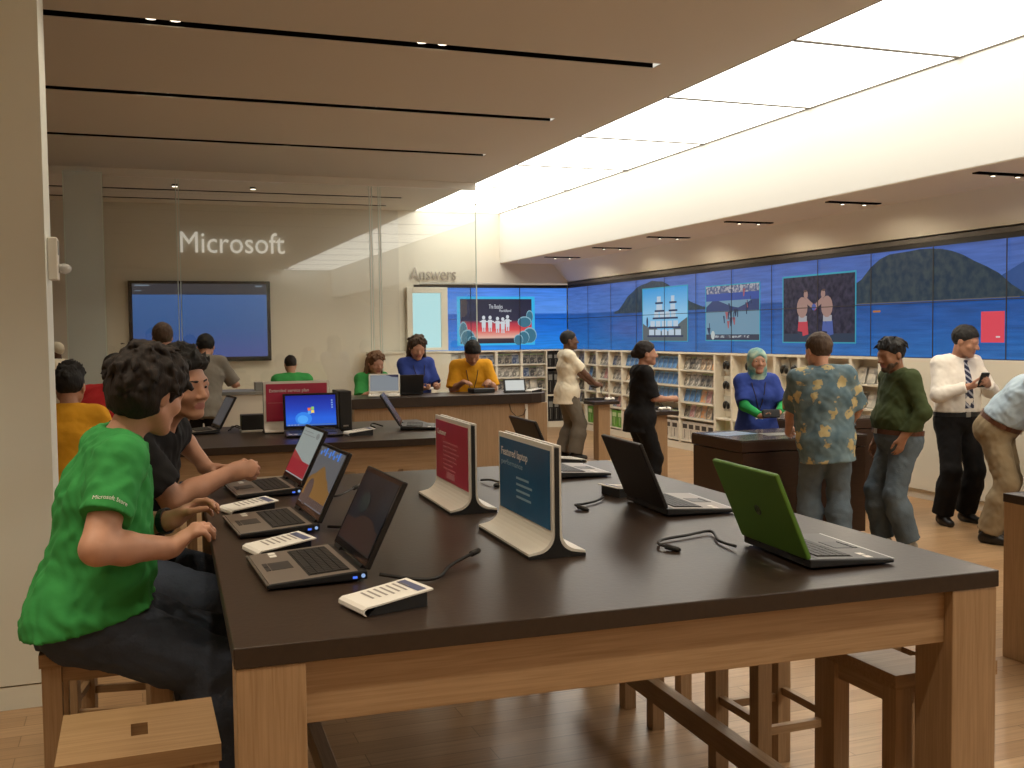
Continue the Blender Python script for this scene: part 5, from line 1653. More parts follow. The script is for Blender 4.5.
    if led:
        for sx in (1, -1):
            MB().tube([(sx * (w / 2 - 0.001), 0.012, th * 0.55), (sx * (w / 2 + 0.0015), 0.012, th * 0.55)], 0.0055, 10).build('power_light', M['led_white'], t)
            MB().box((sx * (w / 2 + 0.0005) - 0.0008, 0.028, th * 0.35), (sx * (w / 2 + 0.0005) + 0.0008, 0.040, th * 0.55)).build('port', M['led'], t)
    return t

# screen contents
def scr(stops, lo=0.02, hi=0.26, **k): return emit_ramp('screen_picture', stops, 2, lo, hi, **k)
dark_desk = emit_noise('dim_desktop', (0.002, 0.002, 0.004), (0.002, 0.006, 0.011), 7, 1.0)
M['scr_dim'] = dark_desk
grey = E((0.085, 0.088, 0.095), 1.0); orange = E((0.17, 0.085, 0.022), 1.0); brownish = E((0.065, 0.045, 0.04), 1.0)
d1 = [(rect(-0.17, -0.10, 0.17, -0.035), E((0.018, 0.007, 0.007), 1.0)), (disc(0.03, -0.045, 0.11, 0.035), E((0.019, 0.008, 0.007), 1.0)), (disc(-0.06, 0.02, 0.05, 0.03), E((0.002, 0.010, 0.012), 1.0))]
laptop('nearest left laptop with a dim dark screen, open beside the white tag', 0.56, 2.86, TH + .001, 182, 116, screen=M['scr_dim'], draw=d1)
d2 = [(rect(-0.176, -0.10, 0.176, 0.108), grey), (arc(-0.176, 0.176, -0.10, [-0.02, 0.0, 0.01, 0.03, 0.045, 0.03, 0.01, 0.0, -0.02, -0.03]), orange), (rect(-0.176, -0.10, 0.176, -0.075), brownish), (disc(-0.10, -0.06, 0.05, 0.05), brownish)]
d2 += [(rect(-0.15 + k * 0.032, 0.078 + 0.01 * (k % 2), -0.13 + k * 0.032, 0.092 + 0.008 * (k % 3)), E((0.04, 0.16, 0.55), 1.0)) for k in range(9)]
laptop('middle left laptop showing a grey and orange picture with blue icons', 0.555, 3.59, TH + .001, 183, 116, screen=E((0.10, 0.10, 0.11), 1.0), draw=d2)
d3 = [(rect(-0.176, -0.10, 0.176, 0.108), E((0.24, 0.27, 0.255), 1.0)), (rect(-0.176, -0.10, 0.176, -0.035), E((0.24, 0.012, 0.022), 1.0)), ([(-0.176, -0.035), (0.05, -0.035), (-0.176, 0.0)], E((0.26, 0.03, 0.03), 1.0)), (disc(0.12, 0.085, 0.03, 0.014), E((0.16, 0.17, 0.165), 1.0)), (rect(-0.15, 0.075, 0.07, 0.079), E((0.16, 0.17, 0.165), 1.0)), (rect(-0.15, 0.09, 0.02, 0.094), E((0.16, 0.17, 0.165), 1.0))]
laptop('far left laptop with a pale grey and red screen, by the black shirted man\'s fist', 0.625, 4.43, TH + .001, 183, 116, screen=E((0.25, 0.28, 0.27), 1.0), draw=d3)
laptop('lime green lidded laptop on the right corner of the front table, seen from behind', 1.715, 2.50, TH + .001, -5, 113, lid='green_lid', logo=True, deck='deck_dark', shell='black', screen=M['scr_dim'], w=0.375, lid_h=0.255, led=False)
laptop('black lidded laptop further back on the right of the table, seen from behind', 1.755, 3.37, TH + .001, -5, 113, lid='dark_lid', deck='deck', screen=M['scr_dim'], w=0.385, led=False)
laptop('black laptop at the far right of the front table, half behind the blue sign', 1.76, 4.40, TH + .001, -3, 113, lid='dark_lid', deck='deck', screen=M['scr_dim'], w=0.385, led=False)
blue_desk = emit_ramp('blue_desktop', [(0, (0.01, 0.10, 0.55)), (0.35, (0.012, 0.10, 0.60)), (0.6, (0.008, 0.045, 0.42)), (1, (0.004, 0.012, 0.22))], 2, 0.03, 0.25, 1.15)
fl = [(disc(-0.05, -0.055, 0.055, 0.045), E((0.03, 0.22, 0.80), 1.0)), (disc(-0.055, -0.06, 0.035, 0.028), E((0.07, 0.36, 0.90), 1.0))] + win_flag(None, 0.021, [E((0.75, 0.16, 0.05), 1.0), E((0.25, 0.55, 0.12), 1.0), E((0.10, 0.35, 0.85), 1.0), E((0.85, 0.62, 0.10), 1.0)]) + [(rect(-0.158 , -0.100, 0.158, -0.093), E((0.08, 0.16, 0.35), 1.0))] + [(rect(-0.15 + k * .02, -0.0985, -0.142 + k * .02, -0.0945), E((0.5, 0.5, 0.5), 1.0)) for k in range(4)] + [(rect(0.135, 0.06 - k * .016, 0.145, 0.07 - k * .016), E((0.2, 0.35, 0.6), 1.0)) for k in range(4)]
laptop('laptop on the second table showing a bright blue desktop with a four colour flag', 1.10, 6.86, TH + .001, -90 - 4, 106, w=0.36, d=0.24, lid_h=0.245, screen=blue_desk, draw=fl, led=False, deck='deck_dark')
laptop('black laptop seen edge on at the right end of the second table', 1.74, 6.99, TH + .001, -16, 122, w=0.36, d=0.25, lid_h=0.25, screen=M['scr_dim'], led=False, deck='deck_dark')
laptop('laptop seen edge on at the left of the second table, beside a coiled cable', 0.52, 7.30, TH + .001, 186, 118, w=0.30, d=0.22, lid_h=0.24, screen=E((0.05, 0.05, 0.055), 1.0), led=False, deck='deck')
laptop('white laptop turned to the camera at the left end of the oak counter', 2.50, 10.75, TH + .001, -104, 104, w=0.33, d=0.22, lid_h=0.21, white=True, lid='white_sat', shell='white_sat', deck='white_sat', screen=E((0.20, 0.22, 0.24), 1.0), led=False, draw=[([(0.02, 0.09), (0.15, 0.09), (0.15, 0.06), (0.08, 0.065)], E((0.03, 0.03, 0.06), 1.0))])
laptop('black laptop with its back to the camera, in front of the woman in green', 2.78, 10.83, TH + .001, 82, 100, w=0.33, d=0.22, lid_h=0.19, lid='black', screen=M['scr_dim'], led=False, deck='deck_dark')

# ================================================================== spec tags, signs, cables
def spec_tag(label, x, y, z, deg, w=0.138, d=0.168, h=0.042, group='white specification tags'):
    """Black wedge carrying a curved white card; local +y towards the raised far end, x across."""
    t = thing('spec_tag', label, 'price tag', (x, y, z), math.radians(deg) - PI / 2, None)
    MB().prism([(0, 0.0), (d - 0.015, 0.0), (d - 0.015, h - 0.004), (0.02, 0.018)], -w / 2 + 0.004, w / 2 - 0.004, 0).build('wedge', M['black'], t)
    top = [(-0.008, 0.002), (-0.014, 0.008), (-0.013, 0.017), (-0.004, 0.023), (0.03, 0.026), (d, h)]
    bot = [(d, h - 0.004), (0.03, 0.022), (-0.002, 0.019), (-0.009, 0.015), (-0.010, 0.009), (-0.004, 0.002)]
    MB().prism(top + bot, -w / 2, w / 2, 0).build('card', M['paper'], t)
    mb = MB()
    sl = (h - 0.026) / (d - 0.03)
    def bar(x0, x1, y0, y1, mi): mb.quad([(x0, y0, 0.026 + (y0 - .03) * sl + .0006), (x1, y0, 0.026 + (y0 - .03) * sl + .0006), (x1, y1, 0.026 + (y1 - .03) * sl + .0006), (x0, y1, 0.026 + (y1 - .03) * sl + .0006)], mi)
    bar(-w / 2 + .012, w / 2 - .012, d - 0.036, d - 0.012, 1)
    random.seed(5)
    for k in range(7):
        y = 0.035 + k * 0.017
        bar(-w / 2 + .016, -w / 2 + .016 + random.uniform(.5, .75) * (w - .03), y, y + 0.0065, 0)
    mb.build('printing', [M['ink'], M['ink_blue']], t)
    return t
spec_tag('white specification tag nearest the camera, beside the dim screened laptop', 0.478, 2.39, TH + .0005, 14, w=0.135, d=0.172)
spec_tag('white specification tag between the nearest and middle left laptops', 0.325, 3.13, TH + .0005, 14)
spec_tag('white specification tag between the middle and far left laptops', 0.315, 3.90, TH + .0005, 14)
spec_tag('white tag in front of the far right black laptop', 1.92, 3.72, TH + .0005, 188)
spec_tag('pale tag beyond the far right black laptop', 2.08, 4.73, TH + .0005, 188)
spec_tag('white tag lying on the second table, right of the blue desktop laptop', 1.30, 6.66, TH + .0005, 4, w=0.13)
spec_tag('white tag at the right end of the oak counter', 4.09, 10.60, TH + .0005, 20, w=0.10, d=.16)

def t_sign(label, x, y, deg, w, h, face, m_face, heading, sub=None, ink='sign_pale_red', base=0.175, flip=False):
    """Clear and white T-shaped desk sign: two curved white sheets on a black core; local x along the panel, -y the printed side."""
    t = thing('desk_sign', label, 'sign', (x, y, TH + .0005), math.radians(deg))
    def sheet(sg):
        R_ = 0.055
        out, inn = [], []
        xs = [(base / 2, 0.016)] + [(0.014 + R_ - R_ * math.sin(a), 0.016 + 0.004 + R_ - R_ * math.cos(a)) for a in np.linspace(0.12, PI / 2, 7)] + [(0.014, h)]
        p = [(sg * a, z) for a, z in xs]
        q = [(sg * (a - 0.007 * (1 if i > 0 else 0)), z - (0.007 if i < len(xs) - 1 else 0)) for i, (a, z) in enumerate(xs)][::-1]
        return p + q
    for sg in (-1, 1):
        MB().prism(sheet(sg), 0, w, 0).build('curved_sheet', M['white_sat'], t)
    R_ = 0.055
    core = [(-base / 2, 0), (base / 2, 0), (base / 2, 0.008)]
    curve = [(0.007 + R_ - R_ * math.sin(a), 0.010 + R_ - R_ * math.cos(a)) for a in np.linspace(0.12, PI / 2, 7)]
    core += curve + [(0.0068, h - 0.006), (-0.0068, h - 0.006)] + [(-a, z) for a, z in curve[::-1]] + [(-base / 2, 0.008)]
    MB().prism(core, -0.0025, w + 0.0025, 0).build('core', M['black'], t)
    b = 0.016
    pz0 = 0.016 + 0.062
    MB().box((b, -0.0165, pz0), (w - b, -0.0143, h - b)).build('printed_panel', M[m_face], t)
    cap = 0.030 if w > 0.5 else 0.026
    text_mesh('heading', heading, min(w * 0.60, 0.0175 * len(heading)), cap * 0.82, (b + 0.022, -0.0166, h - b - 0.055), (1, 0, 0), (0, 0, 1), 0.0005, M['sign_ink'], t, bold=0.012)
    if sub:
        text_mesh('subheading', sub, w * 0.42, 0.017, (b + 0.022, -0.0166, h - b - 0.085), (1, 0, 0), (0, 0, 1), 0.0005, M[ink], t)
    mb = MB()
    random.seed(9)
    return t, b, pz0, mb
t, b, z0, mb = t_sign('blue featured laptop desk sign on the front table, nearer of the two signs', 1.155, 3.245, -92, 0.51, 0.325, 'blue', 'sign_blue', 'Featured laptop', 'performance', 'sign_pale_blue')
for k in range(4): mb.box((0.19, -0.0172, 0.10 + 0.14 - 0.02 * k - 0.05), (0.19 + (0.12, 0.15, 0.13, 0.14)[k], -0.0166, 0.10 + 0.147 - 0.02 * k - 0.05))
mb.build('printed_lines', M['sign_pale_blue'], t)
t, b, z0, mb = t_sign('red desk sign with pale lettering on the front table, further of the two signs', 1.16, 4.03, -92, 0.50, 0.325, 'red', 'sign_red', 'Customer', None)
for k in range(7): mb.box((0.13, -0.0172, 0.225 - 0.017 * k), (0.13 + (0.22, 0.2, 0.23, 0.19, 0.2, 0.14, 0.18)[k], -0.0166, 0.230 - 0.017 * k))
mb.box((0.18, -0.0172, 0.09), (0.30, -0.0166, 0.115))
mb.build('printed_lines', M['sign_pale_red'], t)
t, b, z0, mb = t_sign('red desk sign reading Extended service plan on the second table', 0.815, 7.07, -0.8, 0.44, 0.345, 'red', 'sign_red', 'Extended service plan', None)
mb.box((0.03, -0.0172, 0.20), (0.15, -0.0166, 0.204)); mb.build('printed_lines', M['sign_pale_red'], t)

pc = thing('desktop_computer', 'slim black desktop computer standing beside the blue desktop laptop', 'computer', (1.30, 6.93, TH + .0005))
MB().box((0.0, 0, 0.012), (0.085, 0.26, 0.275)).build('case', M['black'], pc, bevel=0.006)
MB().box((-0.005, 0.02, 0), (0.09, 0.24, 0.012)).build('foot', M['black_matte'], pc)
MB().box((0.025, -0.0015, 0.035), (0.06, -0.0003, 0.045)).build('badge', M['steel'], pc)
bx = thing('speaker_box', 'black box standing on a white tray left of the red service plan sign', 'speaker', (0.685, 7.22, TH + .0005))
MB().box((0, 0, 0.012), (0.17, 0.12, 0.115)).build('box', M['black'], bx, bevel=0.004)
MB().box((-0.005, -0.02, 0.0), (0.185, 0.13, 0.012)).build('tray', M['white_sat'], bx)
tb = thing('tablet_stand', 'small white screened tablet in a black frame on the oak counter', 'tablet', (3.95, 10.66, TH + .0005), math.radians(-8))
MB().box((-0.12, 0, 0), (0.12, 0.10, 0.012)).build('foot', M['black'], tb, bevel=0.003)
Rt = rot_x(math.radians(-22))
MB().box((-0.125, 0.0, 0.012), (0.125, 0.014, 0.155), R=Rt).build('frame', M['black'], tb, bevel=0.003)
MB().box((-0.105, -0.0018, 0.026), (0.105, -0.0003, 0.142), R=Rt).build('screen', E((0.55, 0.57, 0.54), 1.0), tb)

def cable(label, pts, r=0.0042, plug=True, m='cable', drop=True):
    p0 = Vector(pts[0])
    t = thing('power_cable', label, 'cable', pts[0])
    # smooth the path with Catmull-Rom
    P = [Vector(p) - p0 for p in pts]
    q = []
    for i in range(len(P) - 1):
        a, b_, c, d = P[max(i - 1, 0)], P[i], P[i + 1], P[min(i + 2, len(P) - 1)]
        for k in range(6):
            u = k / 6
            q.append(0.5 * ((2 * b_) + (c - a) * u + (2 * a - 5 * b_ + 4 * c - d) * u * u + (3 * b_ - a - 3 * c + d) * u ** 3))
    q.append(P[-1])
    MB().tube(q, r, 8).build('wire', M[m], t, smooth=True)
    if plug:
        a, b_ = q[-1], (q[-1] - q[-4]).normalized()
        MB().tube([a - b_ * 0.02, a + b_ * 0.022, a + b_ * 0.03], [0.0085, 0.0085, 0.005], 10).build('plug', M[m], t, smooth=True)
    return t
zc = TH + 0.009
cable('black cable running from the nearest left laptop towards the blue sign', [(0.60, 2.675, zc + .006), (0.64, 2.655, zc), (0.69, 2.60, zc), (0.745, 2.61, zc), (0.80, 2.70, zc + .004), (0.86, 2.76, zc + .010), (0.91, 2.81, zc + .012)], 0.005)
cable('black cable beside the middle left laptop, ending near its lid', [(0.60, 3.45, zc), (0.66, 3.42, zc), (0.73, 3.47, zc), (0.80, 3.50, zc)], 0.005)
cable('short black cable behind the far left laptop', [(0.68, 4.13, zc), (0.75, 4.10, zc), (0.82, 4.20, zc + .004), (0.86, 4.25, zc + .008)], 0.0045)
cable('black looped cable lying left of the lime green laptop', [(1.66, 2.62, zc + .004), (1.67, 2.73, zc), (1.72, 2.86, zc + .002), (1.62, 2.84, zc), (1.52, 2.81, zc), (1.47, 2.74, zc + .004), (1.485, 2.69, zc)], 0.0045)
cable('black cable with a loop left of the right hand black laptop', [(1.70, 3.62, zc + .004), (1.64, 3.56, zc), (1.57, 3.52, zc), (1.52, 3.48, zc + .006), (1.53, 3.44, zc)], 0.0045)
cable('short black cable loop between both desk signs', [(1.42, 4.28, zc), (1.44, 4.20, zc + .01), (1.47, 4.16, zc), (1.44, 4.12, zc)], 0.0045)
cable('black cable coil beside the edge on laptop of the second table', [(0.60, 7.28, zc), (0.66, 7.32, zc + .03), (0.70, 7.36, zc), (0.64, 7.40, zc + .02), (0.62, 7.33, zc)], 0.004, plug=False)
cable('black cable curling from the edge on laptop at the right of the second table', [(1.64, 7.12, zc), (1.58, 7.15, zc + .02), (1.55, 7.10, zc + .01), (1.57, 7.05, zc)], 0.005, plug=False)
# papers on the kiosks
def sheet(label, x, y, z, deg, w=0.21, d=0.29, m='paper', name='paper_sheet'):
    t = thing(name, label, 'paper', (x, y, z), math.radians(deg))
    MB().box((-w / 2, -d / 2, 0), (w / 2, d / 2, 0.002)).build('sheet', M[m], t)
    mb = MB()
    for k in range(5): mb.box((-w * .4, d * (.3 - .14 * k), 0.0021), (w * .35, d * (.33 - .14 * k), 0.0024))
    mb.build('printing', M['ink'], t)
M['blue_print'] = mat('blue_leaflet', (0.16, 0.26, 0.42), 0.35, var=0.4, vscale=9)
sheet('blue printed mat on the left of the dark kiosk top', 4.68, 7.45, KH + .0005, 12, 0.36, 0.26, 'blue_print', 'leaflet')
sheet('grey leaflet on the middle of the dark kiosk top', 5.02, 7.25, KH + .0005, -8, 0.30, 0.2, 'grey_top', 'leaflet')
sheet('white paper on the right part of the dark kiosk top', 5.45, 7.12, KH + .0005, 10, 0.25, 0.2)
sheet('white paper on the kiosk behind the floral shirt man', 6.15, 8.25, 0.8805, 8, 0.4, 0.25)
sheet('white paper under the bending man\'s hands', 6.80, 5.95, 0.9005, 5, 0.3, 0.4)
# alarm on the pillar
al = thing('alarm_strobe', 'small white wall alarm with clear strobe on the pillar edge', 'alarm', (-0.364, 5.40, 2.0))
MB().box((0, -0.06, 0.0), (0.045, 0.06, 0.20)).build('housing', M['white_sat'], al, bevel=0.006)
MB().ball((0.07, 0, 0.055), (0.032, 0.03, 0.025), 0).box((0.045, -0.022, 0.035), (0.06, 0.022, 0.075), 0).build('strobe', mat('strobe_clear', (0.62, 0.62, 0.6), 0.1), al, smooth=True)
MB().box((0.0451, -0.035, 0.12), (0.0475, 0.035, 0.185)).build('grille', M['grey_top'], al)

# ================================================================== people
def _d(a): return math.radians(a)
# ---- man in the green tee, seated at the front left
p = person('seated man in a green tee with brown fluffy hair, front left at the table', (-0.155, 3.60), _d(0), h=1.80, pelvis=(0, 0, 0.845), lean=7, lean2=14, twist=8, head=(40, -13, 4), hs=1.15, cuts=[((-0.105, 3.655, 0.64), (0.20, 0.19, 0.105), 0.0)],
    hands={'R': dict(world=(0.10, 3.40, 1.06), pole=(0.6, -0.30, -0.8), d=(0.0, 0.8, 0.6), n=(-0.25, 0.4, -0.9), pose='hold', fat=1.15),
           'L': dict(world=(0.118, 3.66, 1.105), pole=(-0.3, -0.3, -0.9), d=(-0.10, 0.85, 0.45), n=(0.6, 0.4, -0.7), pose='pinch', fat=1.1)},
    feet={'R': dict(world=(0.20, 3.46, 0.21), toe=-4), 'L': dict(world=(0.22, 3.74, 0.21), toe=4)},
    shirt=dict(mat='tee_green', sleeve=0.66, hem=-0.025, tilt=0.35, loose=0.018, wr=0.014, seed=0.8), pants=dict(mat='jeans_dark', loose=0.026, wr=0.012, waist=0.03), shoes='shoe_black',
    hair=dict(style='fluffy', mat='hair_brown', t=0.012, wr=0.004, locks=190), skin_m='skin_pink', belly=0.55, res=0.006, wide=1.04, eyes=True, neck_fwd=0.02)
GREEN = p
wristband(p, 'L', M['black'])
# ---- man in black beside him
p = person('seated man in a black shirt with dark hair, fist raised over the table', (-0.10, 4.46), _d(-24), h=1.84, pelvis=(0, 0, 0.845), lean=14, lean2=26, twist=-4, head=(-24, -4, 3), hs=1.07, cuts=[((-0.082, 4.424, 0.64), (0.20, 0.19, 0.105), -0.1745)],
    hands={'R': dict(world=(0.36, 4.34, 1.165), pole=(0.5, -0.2, -0.8), d=(-0.05, 1, 0.18), n=(-0.9, 0.1, -0.4), pose='fist', fat=1.1),
           'L': dict(world=(0.30, 4.70, 1.14), pole=(-0.9, -0.2, -0.2), d=(0.2, 0.95, 0.1), n=(0.2, 0, -1), pose='relaxed')},
    feet={'R': dict(world=(0.20, 4.28, 0.275), toe=0), 'L': dict(world=(0.26, 4.55, 0.275), toe=0)},
    shirt=dict(mat='tee_black', sleeve=0.80, hem=-0.09, loose=0.016, wr=0.012, seed=1.9), pants=dict(mat='jeans_dark', loose=0.012, waist=0.06), shoes='shoe_black',
    hair=dict(style='spiky', mat='hair_black', t=0.007, wr=0.003, line=0.016, slope=0.6, locks=110), skin_m='skin_tan', res=0.0065, wide=1.04, eyes=True, neck_fwd=0.03, belly=0.3)
BLACK = p

# ---- standing shoppers and staff
p = person('standing man in a white tee and grey trousers, playing at the far pedestal', (5.54, 12.92), _d(-8), h=1.74, head=(-6, 4, 0),
    hands={'R': dict(at=(0.14, 0.40, 0.98), d=(-0.3, 1, -0.1), n=(-0.6, 0, -0.6), pose='hold'), 'L': dict(at=(-0.06, 0.40, 0.98), d=(0.2, 1, -0.1), n=(0.6, 0, -0.6), pose='hold')},
    feet={'R': (0.11, 0.06, 0), 'L': (-0.10, -0.06, 0)},
    shirt=dict(mat='tee_white', sleeve=0.85, hem=-0.16, loose=0.016, wr=0.008), pants=dict(mat='grey_pants', loose=0.022, wr=0.008, waist=0.02), shoes='shoe_black',
    hair=dict(style='short', mat='hair_black', t=0.007, wr=0.001), skin_m='skin_dark', res=0.010)
p = person('standing woman in black with dark hair tied back, at the near pedestal', (4.80, 9.33), _d(-6), h=1.62, female=True, head=(-10, 2, 0), lean=3,
    hands={'R': dict(at=(0.06, 0.30, 1.04), d=(-0.2, 1, 0.1), n=(-0.7, 0, -0.5), pose='hold'), 'L': dict(at=(-0.06, 0.30, 1.03), d=(0.2, 1, 0.1), n=(0.7, 0, -0.5), pose='hold')},
    shirt=dict(mat='tee_black', sleeve=0.97, hem=-0.16, loose=0.012, wr=0.007), pants=dict(mat='black_pants', loose=0.012, wr=0.008, waist=0.02), shoes='shoe_black',
    hair=dict(style='pony', mat='hair_brown', t=0.012), skin_m='skin_tan', res=0.010, wide=0.96, belly=0.2)
p = person('standing woman in a blue tee and teal headscarf behind the dark kiosk', (5.37, 8.12), _d(-112), h=1.55, female=True, head=(4, 3, 0),
    hands={'R': dict(at=(0.02, 0.30, 0.96), d=(-0.85, 0.5, -0.05), n=(0, 0.2, 1), pose='hold', pole=(0.6, -0.4, -0.6)), 'L': dict(at=(-0.14, 0.28, 0.99), d=(0.5, 0.7, 0.1), n=(0.4, 0, -0.7), pose='hold', pole=(-0.6, -0.4, -0.6))},
    shirt=dict(mat='tee_blue', sleeve=0.85, hem=-0.22, loose=0.02, wr=0.006), pants=dict(mat='black_pants', loose=0.012, waist=0.0), shoes='shoe_black',
    hair=dict(style='scarf', mat='scarf'), skin_m='skin_tan', res=0.009, lanyard=True, badge=True, eyes=True)
HIJ = p
for nm in ('R', 'L'):                                   # green undersleeves
    SH, EL, WR, fd, dv, nv, tv = p['arms'][nm]
    S = SDF()
    S.cone(SH + (EL - SH) * 0.78, EL, 0.047, 0.044, 0.03, flat=(True, False)).cone(EL, WR - fd * 0.01, 0.045, 0.033, 0.025, flat=(False, True)).wrinkle(0.003, 40.0)
    S.mesh('undersleeve', 0.008, M['sleeve_green'], p['root'])
p = person('standing man in a teal floral shirt and faded jeans, seen from behind', (4.89, 6.47), _d(62), h=1.69, head=(24, -10, 4), side=-4.0,
    hands={'R': dict(at=(0.22, 0.26, 0.99), d=(-0.1, 1, 0.25), n=(-0.8, 0, 0.3), pose='hold', pole=(0.6, -0.6, -0.5)), 'L': dict(at=(-0.24, 0.30, 0.92), d=(0.2, 0.9, -0.2), n=(0.7, 0, -0.5), pose='relaxed', pole=(-0.6, -0.5, -0.5))},
    feet={'R': (0.10, -0.03, 0), 'L': (-0.10, 0.05, 0)},
    shirt=dict(mat='shirt_floral', sleeve=0.97, hem=-0.17, loose=0.022, wr=0.010), pants=dict(mat='jeans_mid', loose=0.014, wr=0.010, waist=0.0), shoes='shoe_black',
    hair=dict(style='short', mat='hair_mid', t=0.013), skin_m='skin_pink', res=0.009, wide=1.04, belly=0.35)
HAW = p
p = person('standing bearded man in an olive shirt and jeans, hand by his hip', (5.58, 6.47), _d(168), h=1.65, head=(8, -12, 0), lean=-3, lean2=6,
    hands={'L': dict(at=(-0.225, 0.10, 0.90), d=(0.05, 0.25, -1), n=(1, 0.2, 0.1), pose='relaxed', pole=(-0.7, -0.7, -0.2), fat=1.1), 'R': dict(at=(0.26, 0.06, 0.82))},
    feet={'R': (0.10, 0.08, 0), 'L': (-0.09, -0.03, 0)},
    shirt=dict(mat='shirt_olive', sleeve=1.88, hem=0.072, loose=0.018, wr=0.010, collar=True), pants=dict(mat='jeans_mid', loose=0.014, wr=0.010, waist=0.095), shoes='shoe_grey',
    hair=dict(style='short', mat='hair_black', t=0.010, wr=0.004, locks=50), beard='hair_mid', skin_m='skin_brown', res=0.009, wide=1.05, belly=0.8)
OLV = p
belt(p, M['leather'], z=0.055)
p = person('standing man in a white shirt and striped tie, looking at a phone', (6.80, 7.17), _d(-98), h=1.74, head=(32, -16, 0), neck_fwd=0.03, twist=6,
    hands={'R': dict(at=(0.06, 0.24, 1.22), d=(-0.8, 0.5, 0.15), n=(0, -0.2, 1), pose='hold', pole=(0.7, -0.4, -0.6)), 'L': dict(at=(-0.10, 0.27, 1.24), d=(0.5, 0.6, 0.2), n=(0.4, -0.5, 0.3), pose='hold', pole=(-0.7, -0.4, -0.6))},
    feet={'R': (0.15, 0.02, 0), 'L': (-0.13, -0.05, 0)},
    shirt=dict(mat='shirt_white', sleeve=1.93, hem=0.068, loose=0.016, wr=0.008, collar=True), pants=dict(mat='black_pants', loose=0.014, wr=0.007, waist=0.08), shoes='shoe_black',
    hair=dict(style='short', mat='hair_black', t=0.010), skin_m='skin_tan', res=0.009, wide=1.05, belly=0.25)
TIE = p
belt(p, M['black'], z=0.05)
def necktie(p, length=0.46):
    bv = bvh(p['shirt'])
    mb = MB()
    L, Rr = [], []
    for t, w in ((0.0, .018), (0.04, .022), (0.045, .014), (0.2, .026), (0.42, .036), (0.9, .044), (1.0, .0)):
        c = p['P3'] + p['T2'] * (-0.02 - t * length)
        row = []
        for sg in (-1, 1):
            o = c + p['RS'] * w * sg
            hit = bv.ray_cast(Vector(o + p['FS'] * 0.6), Vector(-p['FS']))
            row.append((np.array(hit[0]) if hit[0] is not None else o + p['FS'] * 0.08) + p['FS'] * (0.012 if t < .04 else 0.006))
        L.append(row[0]); Rr.append(row[1])
    n = len(L)
    mb.add(L + Rr, [(i, i + 1, n + i + 1, n + i) for i in range(n - 1)])
    o = mb.build('necktie', M['tie'], p['root'])
    m = o.modifiers.new('thick', 'SOLIDIFY'); m.thickness = 0.006
necktie(p)
wristband(p, 'R', M['steel'])
p = person('man in a pale blue shirt and khaki trousers bending over the right edge kiosk', (6.50, 6.42), _d(-58), h=1.78, pelvis=(0, 0, 0.93), lean=30, lean2=52, head=(0, -30, 0),
    hands={'R': dict(world=(6.80, 5.74, 1.0), d=(0, 1, -0.3), n=(0, -0.3, -1), pose='relaxed', pole=(0.7, -0.2, -0.6)), 'L': dict(world=(7.08, 5.98, 1.0), d=(0, 1, -0.3), n=(0, -0.3, -1), pose='relaxed', pole=(-0.7, -0.2, -0.6))},
    feet={'R': (0.12, -0.03, 0), 'L': (-0.12, -0.08, 0)},
    shirt=dict(mat='shirt_lightblue', sleeve=1.9, hem=0.072, loose=0.022, wr=0.010, collar=True), pants=dict(mat='khaki', loose=0.016, wr=0.010, waist=0.085), shoes='shoe_black',
    hair=dict(style='short', mat='hair_mid'), skin_m='skin_pink', res=0.010, wide=1.08, belly=0.4)
belt(p, M['leather'], z=0.055)

# ---- behind the counters
p = person('man in a yellow shirt with dark cap of hair, head bowed behind the oak counter', (3.68, 11.46), _d(-100), h=1.69, lean=10, lean2=20, head=(0, -42, 0), neck_fwd=0.02,
    hands={'R': dict(at=(0.12, 0.38, 1.18), d=(-0.4, 1, 0), n=(0, 0, -1), pose='relaxed'), 'L': dict(at=(-0.16, 0.38, 1.18), d=(0.3, 1, -0.1), n=(0, 0, -1), pose='relaxed')},
    shirt=dict(mat='tee_yellow', sleeve=0.95, hem=-0.15, loose=0.02, wr=0.008), pants=dict(mat='khaki', waist=0.0), shoes='shoe_black', lanyard=True,
    hair=dict(style='short', mat='hair_black', t=0.014), skin_m='skin_tan', res=0.011, wide=1.05, belly=0.3)
p = person('standing woman in a blue tee with long brown hair, reading at the oak counter', (3.05, 11.53), _d(-85), h=1.71, female=True, lean2=4, head=(-8, -20, 0),
    hands={'R': dict(at=(0.05, 0.36, 1.12), d=(-0.4, 1, 0), n=(-.2, 0, 1), pose='hold'), 'L': dict(at=(-0.12, 0.36, 1.12), d=(0.4, 1, 0), n=(.2, 0, 1), pose='hold')},
    shirt=dict(mat='tee_blue', sleeve=0.9, hem=-0.15, loose=0.02), pants=dict(mat='black_pants', waist=0.0), shoes='shoe_black', lanyard=True,
    hair=dict(style='long', mat='hair_mid', t=0.010, locks=80), skin_m='skin_pink', res=0.011)
p = person('woman in a green tee with long auburn hair, low behind the black laptop', (2.57, 11.86), _d(-75), h=1.66, cuts=[((2.565, 11.86, 0.565), (0.21, 0.20, 0.11), 0)], female=True, pelvis=(0, 0, 0.76), lean=8, lean2=16, head=(0, -14, 0),
    feet={'R': dict(at=(0.1, 0.36, 0.35)), 'L': dict(at=(-0.1, 0.36, 0.35))},
    hands={'R': dict(at=(0.12, 0.42, 1.11), d=(-0.3, 1, 0), n=(0, 0, -1), pose='relaxed'), 'L': dict(at=(-0.12, 0.42, 1.11), d=(0.3, 1, 0), n=(0, 0, -1), pose='relaxed')},
    shirt=dict(mat='tee_green', sleeve=0.9, hem=-0.1, loose=0.02), pants=dict(mat='jeans_dark', waist=0.02), shoes='shoe_black',
    hair=dict(style='long', mat='hair_auburn', t=0.010, locks=80), skin_m='skin_pink', res=0.011)
